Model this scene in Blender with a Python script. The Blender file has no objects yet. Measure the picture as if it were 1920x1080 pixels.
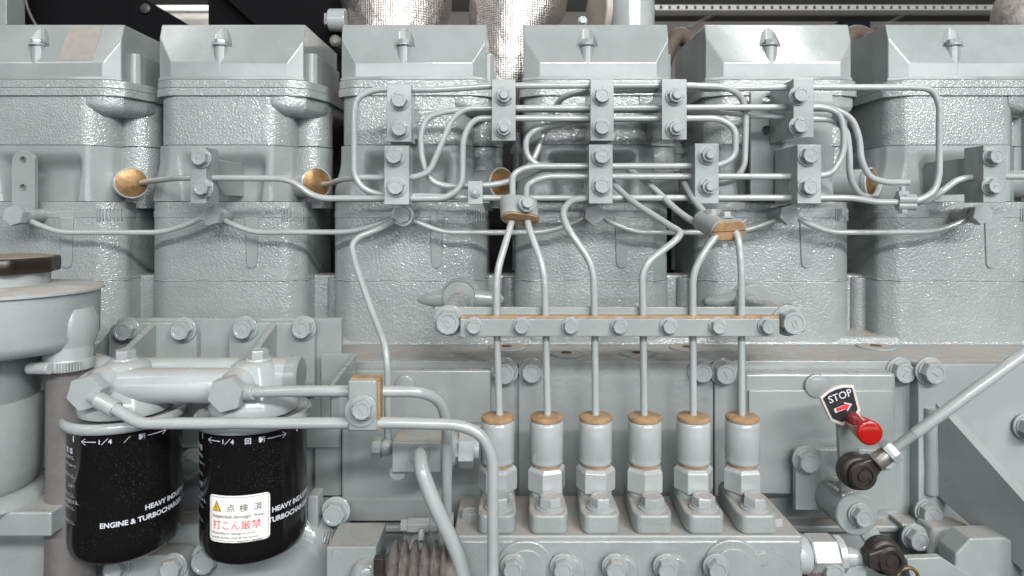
import bpy, bmesh, math, random
from mathutils import Vector as V, Matrix, Quaternion
random.seed(7)
S = 0.0006            # metres per unit; one unit is one photo pixel at the front of the cylinder heads
F = 1200.0            # distance lens -> head fronts, in units
scene = bpy.context.scene
COL = scene.collection

# ------------------------------------------------------------------ camera, world, lamps
cam = bpy.data.objects.new('camera', bpy.data.cameras.new('camera')); COL.objects.link(cam)
cam.location = (0, -F*S, 0); cam.rotation_euler = (math.radians(90), 0, 0)
cam.data.sensor_width = 36; cam.data.lens = 36*F/1920
cam.data.shift_y = -140/1920
cam.data.clip_start = 0.02; cam.data.clip_end = 60
cam.data.dof.use_dof = True; cam.data.dof.focus_distance = 0.63; cam.data.dof.aperture_fstop = 11
scene.camera = cam
world = bpy.data.worlds.new('World'); scene.world = world; world.use_nodes = True
world.node_tree.nodes['Background'].inputs[0].default_value = (0.80, 0.88, 1.0, 1)
world.node_tree.nodes['Background'].inputs[1].default_value = 0.045
scene.view_settings.view_transform = 'Standard'; scene.view_settings.look = 'None'
scene.view_settings.exposure = -0.14; scene.view_settings.gamma = 1
def area(name, loc, target, sx, sy, power, col):
    l = bpy.data.lights.new(name, 'AREA'); l.shape = 'RECTANGLE'; l.size = sx; l.size_y = sy
    l.energy = power; l.color = col
    o = bpy.data.objects.new(name, l); COL.objects.link(o); o.location = loc
    d = V(target)-V(loc); o.rotation_euler = d.to_track_quat('-Z', 'Y').to_euler()
    return o
# rows of hall luminaires above and in front of the engine, and the bright bay behind the photographer
area('ceiling_lamp', (-1.5, -1.3, 1.5), (0, 0, -0.1), 0.12, 2.0, 9, (1, 0.98, 0.95))
area('ceiling_lamp', (1.15, -1.4, 1.5), (0.15, 0, -0.1), 0.12, 2.0, 32, (1, 0.985, 0.96))
area('ceiling_lamp', (0.60, -2.4, 1.30), (0.1, 0, -0.1), 2.2, 0.12, 98, (1, 0.985, 0.965))
area('bay_lamp', (0.5, -3.2, 0.85), (0.1, 0, -0.1), 4.8, 0.42, 40, (0.97, 0.985, 1.0))
area('bay_lamp', (0.6, -3.4, 0.10), (0.1, 0, -0.1), 4.2, 0.24, 20, (0.94, 0.97, 1.0))
area('floor_bounce_fill', (0.3, -3.0, -0.75), (0.1, 0, -0.1), 4.0, 0.2, 5, (1.0, 0.97, 0.93))  # added fill, no real fixture: stands in for light bounced off the floor
area('hall_lamp', (0.6, 1.3, 1.9), (0.6, 2.8, 0.2), 3.0, 0.3, 190, (1, 0.98, 0.95))

# ------------------------------------------------------------------ materials
def new_mat(name):
    m = bpy.data.materials.new(name); m.use_nodes = True
    nt = m.node_tree; b = nt.nodes['Principled BSDF']
    return m, nt, b
def N(nt, t, **kw):
    n = nt.nodes.new(t)
    for k, v in kw.items():
        if k in n.inputs: n.inputs[k].default_value = v
        else: setattr(n, k, v)
    return n
def noise(nt, scale, detail=2, rough=0.5):
    g = N(nt, 'ShaderNodeNewGeometry')
    n = N(nt, 'ShaderNodeTexNoise'); n.inputs['Scale'].default_value = scale
    n.inputs['Detail'].default_value = detail; n.inputs['Roughness'].default_value = rough
    nt.links.new(g.outputs['Position'], n.inputs['Vector'])
    return n
def ramp(nt, src, lo, hi):
    r = N(nt, 'ShaderNodeMapRange'); r.interpolation_type = 'SMOOTHSTEP'
    r.inputs['From Min'].default_value = lo; r.inputs['From Max'].default_value = hi
    nt.links.new(src, r.inputs['Value']); return r
def mixc(nt, fac, a, b):
    m = N(nt, 'ShaderNodeMix'); m.data_type = 'RGBA'
    nt.links.new(fac, m.inputs[0])
    for s, i in ((a, 6), (b, 7)):
        if isinstance(s, tuple): m.inputs[i].default_value = (*s, 1)
        else: nt.links.new(s, m.inputs[i])
    return m.outputs[2]
def paint(name, col, rough=0.32, cast=0.0, cscale=430, dust=0.8, dustcol=(0.33, 0.295, 0.26), spec=0.5, fine=0.07, stain=0.0):
    m, nt, b = new_mat(name)
    var = noise(nt, 14, 5, 0.65)
    c2 = tuple(c*0.86 for c in col)
    base = mixc(nt, ramp(nt, var.outputs[0], 0.35, 0.65).outputs[0], col, c2)
    if cast < 0.3:
        ch = noise(nt, 130, 2, 0.5); base = mixc(nt, ramp(nt, ch.outputs[0], 0.80, 0.81).outputs[0], base, (0.16, 0.13, 0.105))
    if stain:
        st = noise(nt, 26, 6, 0.7)
        base = mixc(nt, ramp(nt, st.outputs[0], 0.60, 0.72).outputs[0], base, tuple(c*(1-stain) for c in dustcol))
    # dust lying on whatever faces up
    g = N(nt, 'ShaderNodeNewGeometry'); sx = N(nt, 'ShaderNodeSeparateXYZ'); nt.links.new(g.outputs['Normal'], sx.inputs[0])
    up = ramp(nt, sx.outputs[2], 0.72, 1.0)
    dn = noise(nt, 60, 4, 0.6); dr = ramp(nt, dn.outputs[0], 0.30, 0.62)
    mu = N(nt, 'ShaderNodeMath', operation='MULTIPLY'); nt.links.new(up.outputs[0], mu.inputs[0]); nt.links.new(dr.outputs[0], mu.inputs[1])
    mu2 = N(nt, 'ShaderNodeMath', operation='MULTIPLY'); nt.links.new(mu.outputs[0], mu2.inputs[0]); mu2.inputs[1].default_value = dust
    base = mixc(nt, mu2.outputs[0], base, dustcol)
    nt.links.new(base, b.inputs['Base Color'])
    rn = noise(nt, 40, 3); rr = N(nt, 'ShaderNodeMapRange'); nt.links.new(rn.outputs[0], rr.inputs['Value'])
    rr.inputs['To Min'].default_value = rough-0.04; rr.inputs['To Max'].default_value = rough+0.06
    ad = N(nt, 'ShaderNodeMath', operation='MULTIPLY_ADD'); nt.links.new(mu2.outputs[0], ad.inputs[0]); ad.inputs[1].default_value = 0.4
    nt.links.new(rr.outputs[0], ad.inputs[2]); nt.links.new(ad.outputs[0], b.inputs['Roughness'])
    b.inputs['Specular IOR Level'].default_value = spec
    bp = N(nt, 'ShaderNodeBump')
    if cast:
        n1 = noise(nt, cscale, 1, 0.4); n1.inputs['Distortion'].default_value = 0.6
        bp.inputs['Strength'].default_value = cast; bp.inputs['Distance'].default_value = 0.0016
        nt.links.new(n1.outputs[0], bp.inputs['Height'])
    else:
        n1 = noise(nt, 170, 3, 0.6)
        bp.inputs['Strength'].default_value = fine; bp.inputs['Distance'].default_value = 0.0008
        nt.links.new(n1.outputs[0], bp.inputs['Height'])
    nt.links.new(bp.outputs[0], b.inputs['Normal'])
    return m
def plain(name, col, rough=0.5, metal=0.0, bump=0.0, bscale=300, var=0.15, coat=0.0):
    m, nt, b = new_mat(name)
    n = noise(nt, 120, 4, 0.65)
    c = mixc(nt, ramp(nt, n.outputs[0], 0.35, 0.7).outputs[0], col, tuple(max(0, x*(1-var)) for x in col))
    nt.links.new(c, b.inputs['Base Color'])
    b.inputs['Roughness'].default_value = rough; b.inputs['Metallic'].default_value = metal
    b.inputs['Coat Weight'].default_value = coat
    if bump:
        n2 = noise(nt, bscale, 3); bp = N(nt, 'ShaderNodeBump'); bp.inputs['Strength'].default_value = bump
        bp.inputs['Distance'].default_value = 0.001
        nt.links.new(n2.outputs[0], bp.inputs['Height']); nt.links.new(bp.outputs[0], b.inputs['Normal'])
    return m
G0 = (0.275, 0.306, 0.304)
PAINT = paint('grey_paint', G0, 0.14, dust=0.55, spec=0.65)
PIPE = paint('grey_pipe_paint', (0.345, 0.372, 0.373), 0.14, dust=0.35, fine=0.05, spec=0.75)
CAST = paint('grey_cast_paint', G0, 0.10, cast=0.48, cscale=430, dust=0.75, spec=1.0)
PUMPC = paint('grey_pump_paint', G0, 0.14, spec=0.8, cast=0.2, cscale=330, dust=0.7)
HEADC = paint('grey_gloss_paint', (0.37, 0.40, 0.402), 0.14, cast=0.08, cscale=160, dust=0.75)
CASTS = paint('grey_soft_cast_paint', G0, 0.15, cast=0.14, cscale=230, dust=0.75, spec=0.7)
DUSTY = paint('dusty_grey_paint', G0, 0.33, cast=0.16, cscale=350, dust=0.95, stain=0.12)
BOLT = paint('grey_bolt_paint', (0.31, 0.34, 0.344), 0.16, dust=0.7, fine=0.2)
TAUPE = plain('taupe_hose_rubber', (0.135, 0.132, 0.13), 0.45, bump=0.05)
TAN = plain('tan_sealant', (0.35, 0.225, 0.12), 0.5, bump=0.25, bscale=200, var=0.35)
BRASS = plain('masked_brass', (0.27, 0.165, 0.07), 0.38, metal=0.55, bump=0.25, bscale=160, var=0.45)
RUB = plain('brown_black_plastic', (0.030, 0.024, 0.022), 0.42, bump=0.1, var=0.4)
BELL = plain('weathered_rubber', (0.17, 0.15, 0.145), 0.7, bump=0.5, bscale=420, var=0.5)
BLACKF = plain('black_frame_paint', (0.003, 0.003, 0.004), 0.8)
BLACKF.node_tree.nodes['Principled BSDF'].inputs['Specular IOR Level'].default_value = 0.12
DARKM = plain('gap_shade_grey', (0.05, 0.054, 0.058), 0.6, bump=0.2)  # shade of the gaps between the heads, put into the back wall's colour
RED = plain('red_plastic', (0.36, 0.010, 0.007), 0.16, var=0.10, coat=0.5)
WHITE = plain('white_print', (0.55, 0.58, 0.64), 0.45, var=0.04)
STICK = plain('white_sticker', (0.82, 0.81, 0.78), 0.4, var=0.03)
INK = plain('black_print', (0.012, 0.012, 0.014), 0.45)
REDINK = plain('red_print', (0.62, 0.03, 0.04), 0.45)
YEL = plain('yellow_print', (0.85, 0.50, 0.01), 0.45)
SILV = plain('pale_metal_edge', (0.72, 0.67, 0.63), 0.35, metal=0.4)
STEEL = plain('bright_steel', (0.55, 0.53, 0.49), 0.3, metal=0.8, bump=0.15)
HOLE = plain('rusty_hole', (0.10, 0.05, 0.02), 0.8)
WALLM = plain('beige_hall_wall', (0.33, 0.31, 0.29), 0.8, var=0.1)
CEIL = plain('grey_hall_roof', (0.30, 0.30, 0.29), 0.8, var=0.1)
RAILM = plain('galvanised_rail', (0.85, 0.85, 0.84), 0.45, metal=0.1)
TAPE = plain('tan_masking_patch', (0.29, 0.272, 0.25), 0.5, var=0.12)
def can_mat():
    m, nt, b = new_mat('black_can_gloss')
    n = noise(nt, 700, 3, 0.6); big = noise(nt, 22, 4, 0.6)
    mm = N(nt, 'ShaderNodeMath', operation='MULTIPLY'); nt.links.new(ramp(nt, n.outputs[0], 0.56, 0.72).outputs[0], mm.inputs[0]); nt.links.new(ramp(nt, big.outputs[0], 0.40, 0.68).outputs[0], mm.inputs[1])
    c = mixc(nt, mm.outputs[0], (0.0065, 0.006, 0.0065), (0.040, 0.038, 0.034))
    nt.links.new(c, b.inputs['Base Color']); b.inputs['Roughness'].default_value = 0.16
    n2 = noise(nt, 1.5, 2); 
    return m
CAN = can_mat()
def foil_mat():
    m, nt, b = new_mat('quilted_foil')
    b.inputs['Metallic'].default_value = 1.0; b.inputs['Roughness'].default_value = 0.44
    b.inputs['Base Color'].default_value = (0.50, 0.475, 0.46, 1)
    g = N(nt, 'ShaderNodeNewGeometry')
    w1 = N(nt, 'ShaderNodeTexWave'); w1.bands_direction = 'X'; w1.inputs['Scale'].default_value = 95; w1.inputs['Distortion'].default_value = 1.5
    w2 = N(nt, 'ShaderNodeTexWave'); w2.bands_direction = 'Z'; w2.inputs['Scale'].default_value = 95; w2.inputs['Distortion'].default_value = 1.5
    for w in (w1, w2): nt.links.new(g.outputs['Position'], w.inputs['Vector'])
    a = N(nt, 'ShaderNodeMath', operation='ADD'); nt.links.new(w1.outputs[1], a.inputs[0]); nt.links.new(w2.outputs[1], a.inputs[1])
    n = noise(nt, 45, 4); a2 = N(nt, 'ShaderNodeMath', operation='MULTIPLY_ADD'); nt.links.new(n.outputs[0], a2.inputs[0]); a2.inputs[1].default_value = 22
    nt.links.new(a.outputs[0], a2.inputs[2])
    bp = N(nt, 'ShaderNodeBump'); bp.inputs['Strength'].default_value = 0.22; bp.inputs['Distance'].default_value = 0.003
    nt.links.new(a2.outputs[0], bp.inputs['Height']); nt.links.new(bp.outputs[0], b.inputs['Normal'])
    return m
FOIL = foil_mat()

# ------------------------------------------------------------------ geometry helpers (units)
def k(d): return 1+d/F
def P(x, y, d):                       # photo pixel at a depth -> point in units
    return V(((x-960)*k(d), d, (400-y)*k(d)))
def soft(pts, r, n=4):                # round the vertical corners of a plan outline
    out = []; m = len(pts)
    for i in range(m):
        a, b, c = V(pts[i-1]), V(pts[i]), V(pts[(i+1) % m])
        la, lc = (a-b).length, (c-b).length; t = min(r, .42*la, .42*lc)
        pa = b+(a-b)*t/la; pc = b+(c-b)*t/lc
        for j in range(n+1):
            u = j/n; q = pa*(1-u)**2+b*2*u*(1-u)+pc*u*u; out.append((q.x, q.y))
    return out
class MB:
    def __init__(s): s.bm = bmesh.new()
    def poly(s, pts, off):
        n = len(pts)
        a = [s.bm.verts.new(p) for p in pts]; b = [s.bm.verts.new(V(p)+V(off)) for p in pts]
        s.bm.faces.new(a[::-1]); s.bm.faces.new(b)
        for i in range(n): s.bm.faces.new((a[i], a[(i+1) % n], b[(i+1) % n], b[i]))
        return s
    def box(s, x0, x1, d0, d1, z0, z1):
        return s.poly([(x0, d0, z0), (x1, d0, z0), (x1, d1, z0), (x0, d1, z0)], (0, 0, z1-z0))
    def rect(s, px0, px1, py0, py1, d, t):   # front face from photo rectangle at depth d, thickness t going back
        a = P(px0, py0, d); b = P(px1, py1, d)
        return s.box(a.x, b.x, d, d+t, b.z, a.z)
    def xz(s, pts, d0, d1): return s.poly([(x, d0, z) for x, z in pts], (0, d1-d0, 0))
    def xd(s, pts, z0, z1): return s.poly([(x, d, z0) for x, d in pts], (0, 0, z1-z0))
    def rings(s, rs, cap=(True, True)):
        vs = [[s.bm.verts.new(p) for p in r] for r in rs]; n = len(vs[0])
        for a, b in zip(vs, vs[1:]):
            for i in range(n): s.bm.faces.new((a[i], a[(i+1) % n], b[(i+1) % n], b[i]))
        if cap[0]: s.bm.faces.new(vs[0][::-1])
        if cap[1]: s.bm.faces.new(vs[-1])
        return s
    def lathe(s, o, axis, prof, n=32, cap=(True, True), rot=0):
        o = V(o); q = V((0, 0, 1)).rotation_difference(V(axis).normalized())
        rs = []
        for r, h in prof:
            r = max(r, 0.01)
            rs.append([o+q @ V((r*math.cos(rot+2*math.pi*i/n), r*math.sin(rot+2*math.pi*i/n), h)) for i in range(n)])
        return s.rings(rs, cap)
    def cyl(s, p0, p1, r0, r1=None, n=24, rot=0):
        p0 = V(p0); p1 = V(p1); L = (p1-p0).length; r1 = r0 if r1 is None else r1
        return s.lathe(p0, p1-p0, [(r0, 0), (r1, L)], n, rot=rot)
    def tube(s, pts, r, R=22, n=14):
        pts = [V(p) for p in pts]; path = [pts[0]]
        for i in range(1, len(pts)-1):
            a, b, c = pts[i-1], pts[i], pts[i+1]
            la, lc = (a-b).length, (c-b).length
            t = min(R, 0.48*la, 0.48*lc); pa = b+(a-b)*t/la; pc = b+(c-b)*t/lc
            if (b-a).normalized().dot((c-b).normalized()) > 0.9995: path.append(b); continue
            for j in range(9):
                u = j/8; path.append(pa*(1-u)**2+b*2*u*(1-u)+pc*u*u)
        path.append(pts[-1])
        q = [path[0]]
        for p in path[1:]:
            if (p-q[-1]).length > 0.05: q.append(p)
        path = q; rs = []; up = None
        for i, p in enumerate(path):
            t = (path[min(i+1, len(path)-1)]-path[max(i-1, 0)]).normalized()
            if up is None: up = t.orthogonal().normalized()
            up = (up-t*up.dot(t)).normalized(); w = t.cross(up)
            rs.append([p+(up*math.cos(2*math.pi*j/n)+w*math.sin(2*math.pi*j/n))*r for j in range(n)])
        return s.rings(rs)
    def sphere(s, c, r, n=20):
        bmesh.ops.create_uvsphere(s.bm, u_segments=n, v_segments=n//2, radius=r, matrix=Matrix.Translation(V(c))); return s
    def cut_plane(s, co, no):
        geom = s.bm.verts[:]+s.bm.edges[:]+s.bm.faces[:]
        bmesh.ops.bisect_plane(s.bm, geom=geom, plane_co=V(co), plane_no=V(no), clear_outer=True)
        ed = [e for e in s.bm.edges if e.is_boundary]
        bmesh.ops.holes_fill(s.bm, edges=ed, sides=0); return s
def rrect(x0, x1, z0, z1, r, n=5, which='all'):
    pts = []
    for cx, cz, a0, tag in ((x1-r, z0+r, -90, 'b'), (x1-r, z1-r, 0, 't'), (x0+r, z1-r, 90, 't'), (x0+r, z0+r, 180, 'b')):
        if which in ('all', tag):
            for i in range(n+1):
                a = math.radians(a0+90*i/n); pts.append((cx+r*math.cos(a), cz+r*math.sin(a)))
        else:
            pts.append((x1 if cx > (x0+x1)/2 else x0, z1 if tag == 't' else z0))
    return pts
ORG = {}
def link(name, mesh, mat, parent, org):
    o = bpy.data.objects.new(name, mesh); COL.objects.link(o)
    if mat is not None and not mesh.materials: mesh.materials.append(mat)
    ORG[o] = V(org)
    if parent is not None:
        o.parent = parent; o.location = (V(org)-ORG[parent])*S
    else: o.location = V(org)*S
    return o
def part(name, mb, mat, parent=None, bevel=0.0, seg=2, ang=35, subtract=None):
    bm = mb.bm
    bmesh.ops.remove_doubles(bm, verts=bm.verts[:], dist=0.0005)
    bmesh.ops.recalc_face_normals(bm, faces=bm.faces[:])
    if parent is not None: org = ORG[parent]
    else:
        xs = [v.co for v in bm.verts]
        org = V(((min(v.x for v in xs)+max(v.x for v in xs))/2, (min(v.y for v in xs)+max(v.y for v in xs))/2, min(v.z for v in xs)))
    for v in bm.verts: v.co = (v.co-org)*S
    me = bpy.data.meshes.new(name); bm.to_mesh(me); bm.free()
    o = link(name, me, mat, parent, org)
    if subtract:
        bpy.context.view_layer.update()
        cs = []
        if bevel:
            b = o.modifiers.new('bevel', 'BEVEL'); b.width = bevel*S; b.segments = seg; b.limit_method = 'ANGLE'; b.angle_limit = math.radians(min(20, ang))
        bevel = 0
        for c in subtract:
            bmesh.ops.recalc_face_normals(c.bm, faces=c.bm.faces[:])
            for v in c.bm.verts: v.co = (v.co-org)*S
            cm = bpy.data.meshes.new('cutter'); c.bm.to_mesh(cm); c.bm.free()
            co = bpy.data.objects.new('cutter', cm); COL.objects.link(co); co.location = V(org)*S; cs.append(co)
            b = o.modifiers.new('cut', 'BOOLEAN'); b.object = co; b.operation = 'DIFFERENCE'; b.solver = 'EXACT'
        bpy.context.view_layer.update()
        dg = bpy.context.evaluated_depsgraph_get()
        nm = bpy.data.meshes.new_from_object(o.evaluated_get(dg))
        o.modifiers.clear(); o.data = nm; me = nm
        if not nm.materials: nm.materials.append(mat)
        for c in cs: bpy.data.objects.remove(c)
        o.modifiers.new('weighted', 'WEIGHTED_NORMAL').keep_sharp = True
    me.shade_smooth() if hasattr(me, 'shade_smooth') else None
    me.set_sharp_from_angle(angle=math.radians(ang))
    if bevel:
        b = o.modifiers.new('bevel', 'BEVEL'); b.width = bevel*S; b.segments = seg; b.limit_method = 'ANGLE'
        b.angle_limit = math.radians(30); b.harden_normals = True
    return o
def tag(o, label, cat, group=None):
    o['label'] = label; o['category'] = cat
    if group: o['group'] = group
    return o
def struct(o): o['kind'] = 'structure'; return o
def thing(name, label, cat, org, group=None):
    o = bpy.data.objects.new(name, None); COL.objects.link(o); o.location = V(org)*S; ORG[o] = V(org)
    o.empty_display_size = 0.02
    return tag(o, label, cat, group)
def copy_tree(o, parent=None, shift=None):
    c = o.copy(); COL.objects.link(c); ORG[c] = ORG[o]+(shift or V((0, 0, 0)))
    if parent is not None: c.parent = parent
    elif shift: c.location = o.location+shift*S
    for ch in list(o.children): copy_tree(ch, c, shift)
    return c
def text_mesh(s, size, bold=0.0, extrude=0.0, align='LEFT'):
    cu = bpy.data.curves.new('print', 'FONT'); cu.body = s; cu.size = size; cu.offset = bold; cu.extrude = extrude
    cu.align_x = align; cu.resolution_u = 3
    o = bpy.data.objects.new('print', cu); COL.objects.link(o); bpy.context.view_layer.update()
    m = bpy.data.meshes.new_from_object(o.evaluated_get(bpy.context.evaluated_depsgraph_get()))
    bpy.data.objects.remove(o); bpy.data.curves.remove(cu); m.materials.clear(); return m
# bolts: one mesh per kind, radius 1 unit = corner radius of the hexagon, axis +z
def bolt_mesh(kind):
    m = MB()
    if kind in ('hex', 'stud', 'long'):
        m.lathe((0, 0, 0), (0, 0, 1), [(1.24, 0), (1.24, .16), (1.19, .20)], 24)
        m.lathe((0, 0, .20), (0, 0, 1), [(1.05, 0), (1.05, .14)], 24)
    b = {'hex': .34, 'stud': .34, 'flat': 0, 'long': .34, 'plain': 0}[kind]
    t = b+{'hex': .72, 'stud': .62, 'flat': .8, 'long': 1.1, 'plain': .8}[kind]
    def hexr(r, z, f=1.0):
        out = []
        for i in range(12):
            a = math.pi*i/6; rr = r if i % 2 == 0 else r*math.cos(math.pi/6)
            if f < 1: rr = r*f
            out.append(V((rr*math.cos(a), rr*math.sin(a), z)))
        return out
    rs = [hexr(1, b), hexr(1, t-.14), hexr(.985, t-.09), *([hexr(.95, t)] if kind == 'plain' else [hexr(.93, t, .93)])]+([] if kind == 'plain' else [hexr(.80, t, .84), hexr(.78, t-.05, .78), hexr(.3, t-.05, .4)])
    m.rings(rs)
    if kind == 'stud':
        m.lathe((0, 0, t-.1), (0, 0, 1), [(.56, 0), (.56, .50), (.48, .58)], 18)
    bm = m.bm; bmesh.ops.recalc_face_normals(bm, faces=bm.faces[:])
    for v in bm.verts: v.co *= S
    me = bpy.data.meshes.new('bolt_'+kind); bm.to_mesh(me); bm.free()
    me.shade_smooth(); me.set_sharp_from_angle(angle=math.radians(28)); me.materials.append(BOLT)
    me['top'] = t
    return me
BM = {kk: bolt_mesh(kk) for kk in ('hex', 'stud', 'flat', 'long', 'plain')}
TOP = {'hex': 1.06, 'stud': .96, 'flat': .8, 'long': 1.44, 'plain': .83}
STAMP = {}
def bolt(parent, loc, r, kind='hex', axis=(0, -1, 0), name='bolt', stamp=None, rot=None):
    a = V(axis).normalized()
    q = V((0, 0, 1)).rotation_difference(a) @ Quaternion((0, 0, 1), random.random()*6.28 if rot is None else rot)
    o = link(name, BM[kind], None, parent, loc)
    o.rotation_mode = 'QUATERNION'; o.rotation_quaternion = q; o.scale = (r, r, r)
    if stamp and kind != 'stud':
        if stamp not in STAMP:
            me = text_mesh(stamp, 1.0*S, extrude=0.03*S, align='CENTER')
            for v in me.vertices: v.co.y -= 0.35*S
            me.materials.append(BOLT); STAMP[stamp] = me
        s = bpy.data.objects.new('stamp', STAMP[stamp]); COL.objects.link(s); s.parent = o
        s.location = (0, 0, (TOP[kind]-.035)*S); s.rotation_euler = (0, 0, random.random()*6.28)
    return o
def boltat(parent, px, py, ds, rimg, kind='hex', name='bolt', stamp=None, rot=None):
    df = ds-rimg*0.85; f = P(px, py, df)
    return bolt(parent, (f.x, ds, f.z), rimg*k(df), kind, name=name, stamp=stamp, rot=rot)

# ------------------------------------------------------------------ the hall behind
B0 = 5200
def far(px0, px1, py0, py1, d, t): return MB().rect(px0, px1, py0, py1, d, t)
struct(part('wall', far(-500, 2400, 20, 700, B0, 60), WALLM))
struct(part('ceiling', MB().poly([P(-500, 21, B0-20), P(2400, 21, B0-20), P(2600, -220, 3000), P(-700, -220, 3000)], (0, 0, 40)), CEIL))
t = thing('cable_rail', 'bright perforated metal rail under the hall roof, above the right-hand rocker covers', 'rail', P(1570, 16, 4000))
part('rail_body', far(1220, 2000, 17, 19, 4000, 120), RAILM, t)
part('rail_lip', far(1220, 2000, 9, 11, 4010, 100), RAILM, t)
lug = None
for i in range(48):
    p = P(1226+i*16, 14, 4000)
    if lug is None: lug = part('rail_tab', far(1226, 1237, 10.6, 17.4, 4000, 20), RAILM, t)
    else:
        o = lug.copy(); COL.objects.link(o); o.location = lug.location+V((16*i*k(4000)*S, 0, 0))
BEAM = plain('dark_beam', (.07, .068, .066), .6)
t = thing('roof_beam', 'dark horizontal roof beam with slanting braces below the bright rail', 'beam', P(1570, 27, 4300))
part('beam', far(1220, 2050, 24, 30, 4300, 160), BEAM, t)
for x in (1290, 1650): part('brace', MB().poly([P(x-8, 52, 4250), P(x+4, 52, 4250), P(x+62, 22, 4250), P(x+50, 22, 4250)], (0, 30, 0)), CEIL, t)
tag(part('cabinet', far(1580, 1632, 36, 120, 4800, 200), plain('navy_paint', (0.01, 0.014, 0.05), .5)), 'dark navy cabinet far behind between the two right-hand rocker covers', 'cabinet')
tag(part('light_panel', far(300, 400, 20, 120, 3400, 40), plain('pale_panel', (.62, .60, .55), .6)), 'pale panel seen through the gap in the black frame, upper left', 'panel')
tag(part('strip_rail', far(280, 402, 9, 21, 3300, 60), RAILM, bevel=8), 'bright metal strip above the pale panel, upper left', 'rail')
# black frame at the rear left
t = thing('black_frame', 'black steel frame behind the two left-hand rocker covers', 'frame', P(300, 60, 420))
part('side_plate', MB().rect(-160, 247, -220, 150, 430, 30), BLACKF, t)
part('gusset', MB().poly([P(244, -220, 420), P(252, -60, 420), P(258, -10, 420), P(360, 50, 420), P(380, 140, 420), P(244, 140, 420)], (0, 26, 0)), BLACKF, t)
part('post', MB().rect(391, 480, -220, 160, 440, 40), BLACKF, t)
part('brace', MB().poly([P(394, -30, 400), P(640, -30, 400), P(640, 150, 400), P(560, 120, 400)], (0, 25, 0)), BLACKF, t, bevel=1)
part('rear_plate', MB().rect(470, 648, -220, 330, 520, 20), BLACKF, t)
part('frame_bolt', MB().lathe(P(274, 17, 420), (0, -1, 0), [(13, 0), (13, 6), (9, 8)], 16), plain('dark_bolt', (.03, .03, .03), .4), t)
tag(part('frame_post', MB().rect(-8, 12, -220, 90, 330, 60), PAINT, bevel=2), 'narrow grey upright post at the upper left corner behind the first rocker cover', 'post')
tag(part('thin_cable', MB().tube([P(44, -30, 380), P(50, 10, 380), P(58, 30, 375), P(75, 60, 370)], 3, 20), plain('cable_grey', (.10, .10, .10), .5)), 'thin dark cable hanging before the black frame, upper left', 'cable')
# foil-wrapped exhaust pipes
def wrap(name, pts, label):
    rs = []
    for (p, rx, ry) in pts:
        ring = []
        for i in range(40):
            a = 2*math.pi*i/40; w = 1+0.018*math.sin(5*a+p.z*.05)+0.014*math.sin(9*a+p.z*.11)
            ring.append(V((p.x+rx*w*math.cos(a), p.y+ry*w*math.sin(a), p.z)))
        rs.append(ring)
    m = MB(); m.rings(rs); return tag(part(name, m, FOIL, ang=80), label, 'exhaust pipe', 'foil-wrapped exhaust pipes')
def ctr(px, y, d): return P(px, y, d)
wrap('wrapped_exhaust_pipe', [(ctr(742, y, 420), r*1.35, 120) for y, r in ((-420, 96), (-250, 104), (-60, 104), (-30, 104), (0, 103), (20, 101), (40, 98), (60, 92), (110, 85))], 'wide silver foil-wrapped pipe with crossing seams above the third rocker cover')
wrap('wrapped_exhaust_pipe', [(ctr(cx, y, 400), r*1.33, 100) for y, cx, r in ((-420, 985, 84), (-220, 980, 90), (-60, 975, 90), (-10, 973, 92), (30, 970, 90), (60, 962, 78), (90, 955, 68), (150, 950, 60), (260, 948, 56))], 'foil-wrapped pipe narrowing down between the third and fourth rocker covers')
m = MB(); m.tube([P(880, 52, 390), P(900, 54, 300), P(1030, 54, 300)], 3)
t = thing('flanged_pipe', 'grey pipe with round flange behind the fourth rocker cover', 'pipe', P(1165, 50, 420))
part('pipe_barrel', MB().lathe(P(1182, 70, 420), (0, 0, 1), [(60, 0), (60, 560)], 32), PIPE, t)
part('flange', MB().lathe(P(1118, 25, 380), (-1, -.25, 0), [(74, -14), (74, 0), (70, 3)], 36), paint('flange_paint', (.40, .36, .32), .45), t, bevel=1.5)
boltat(t, 1093, 38, 380, 7, 'hex')
tag(part('brown_pipe', MB().tube([P(1240, 130, 330), P(1258, 80, 330), P(1275, 60, 340), P(1300, 90, 350)], 19, 30), plain('brown_hose', (.075, .055, .045), .7, bump=.3, bscale=90)), 'brown corrugated pipe showing between the fourth and fifth rocker covers', 'pipe')
tag(part('brown_elbow', MB().tube([P(1580, 130, 330), P(1588, 68, 330), P(1608, 60, 340), P(1640, 80, 350)], 20, 30), plain('brown_hose2', (.075, .055, .045), .7)), 'brown bend of pipe between the fifth and sixth rocker covers', 'pipe')
tag(part('woven_lagging', MB().tube([P(1960, 90, 300), P(1905, 40, 300), P(1960, -60, 300)], 60, 60), plain('woven_grey', (.32, .30, .28), .8, bump=.9, bscale=260, var=.4)), 'grey woven lagging on a pipe at the upper right corner', 'lagging')
t = thing('pipe_union', 'pale round pipe union with a small nut beside the third rocker cover top', 'fitting', P(640, 60, 340))
part('union_body', MB().cyl(P(618, 38, 340), P(650, 38, 340), 27), PIPE, t, bevel=2)
bolt(t, P(618, 38, 340), 16, 'flat', axis=(-1, -.3, 0))
t = thing('union_plug', 'small dark round plug under the pale union between second and third rocker covers', 'plug', P(628, 77, 330))
part('plug_body', MB().lathe(P(629, 77, 330), (0, -1, 0), [(14, -20), (14, 4), (11, 7)], 24), plain('dark_plug', (.10, .10, .09), .35), t)
part('plug_rim', MB().lathe(P(629, 77, 322), (0, -1, 0), [(8, 0), (6, 3)], 20), plain('plug_face', (.16, .155, .14), .5), t)

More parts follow.
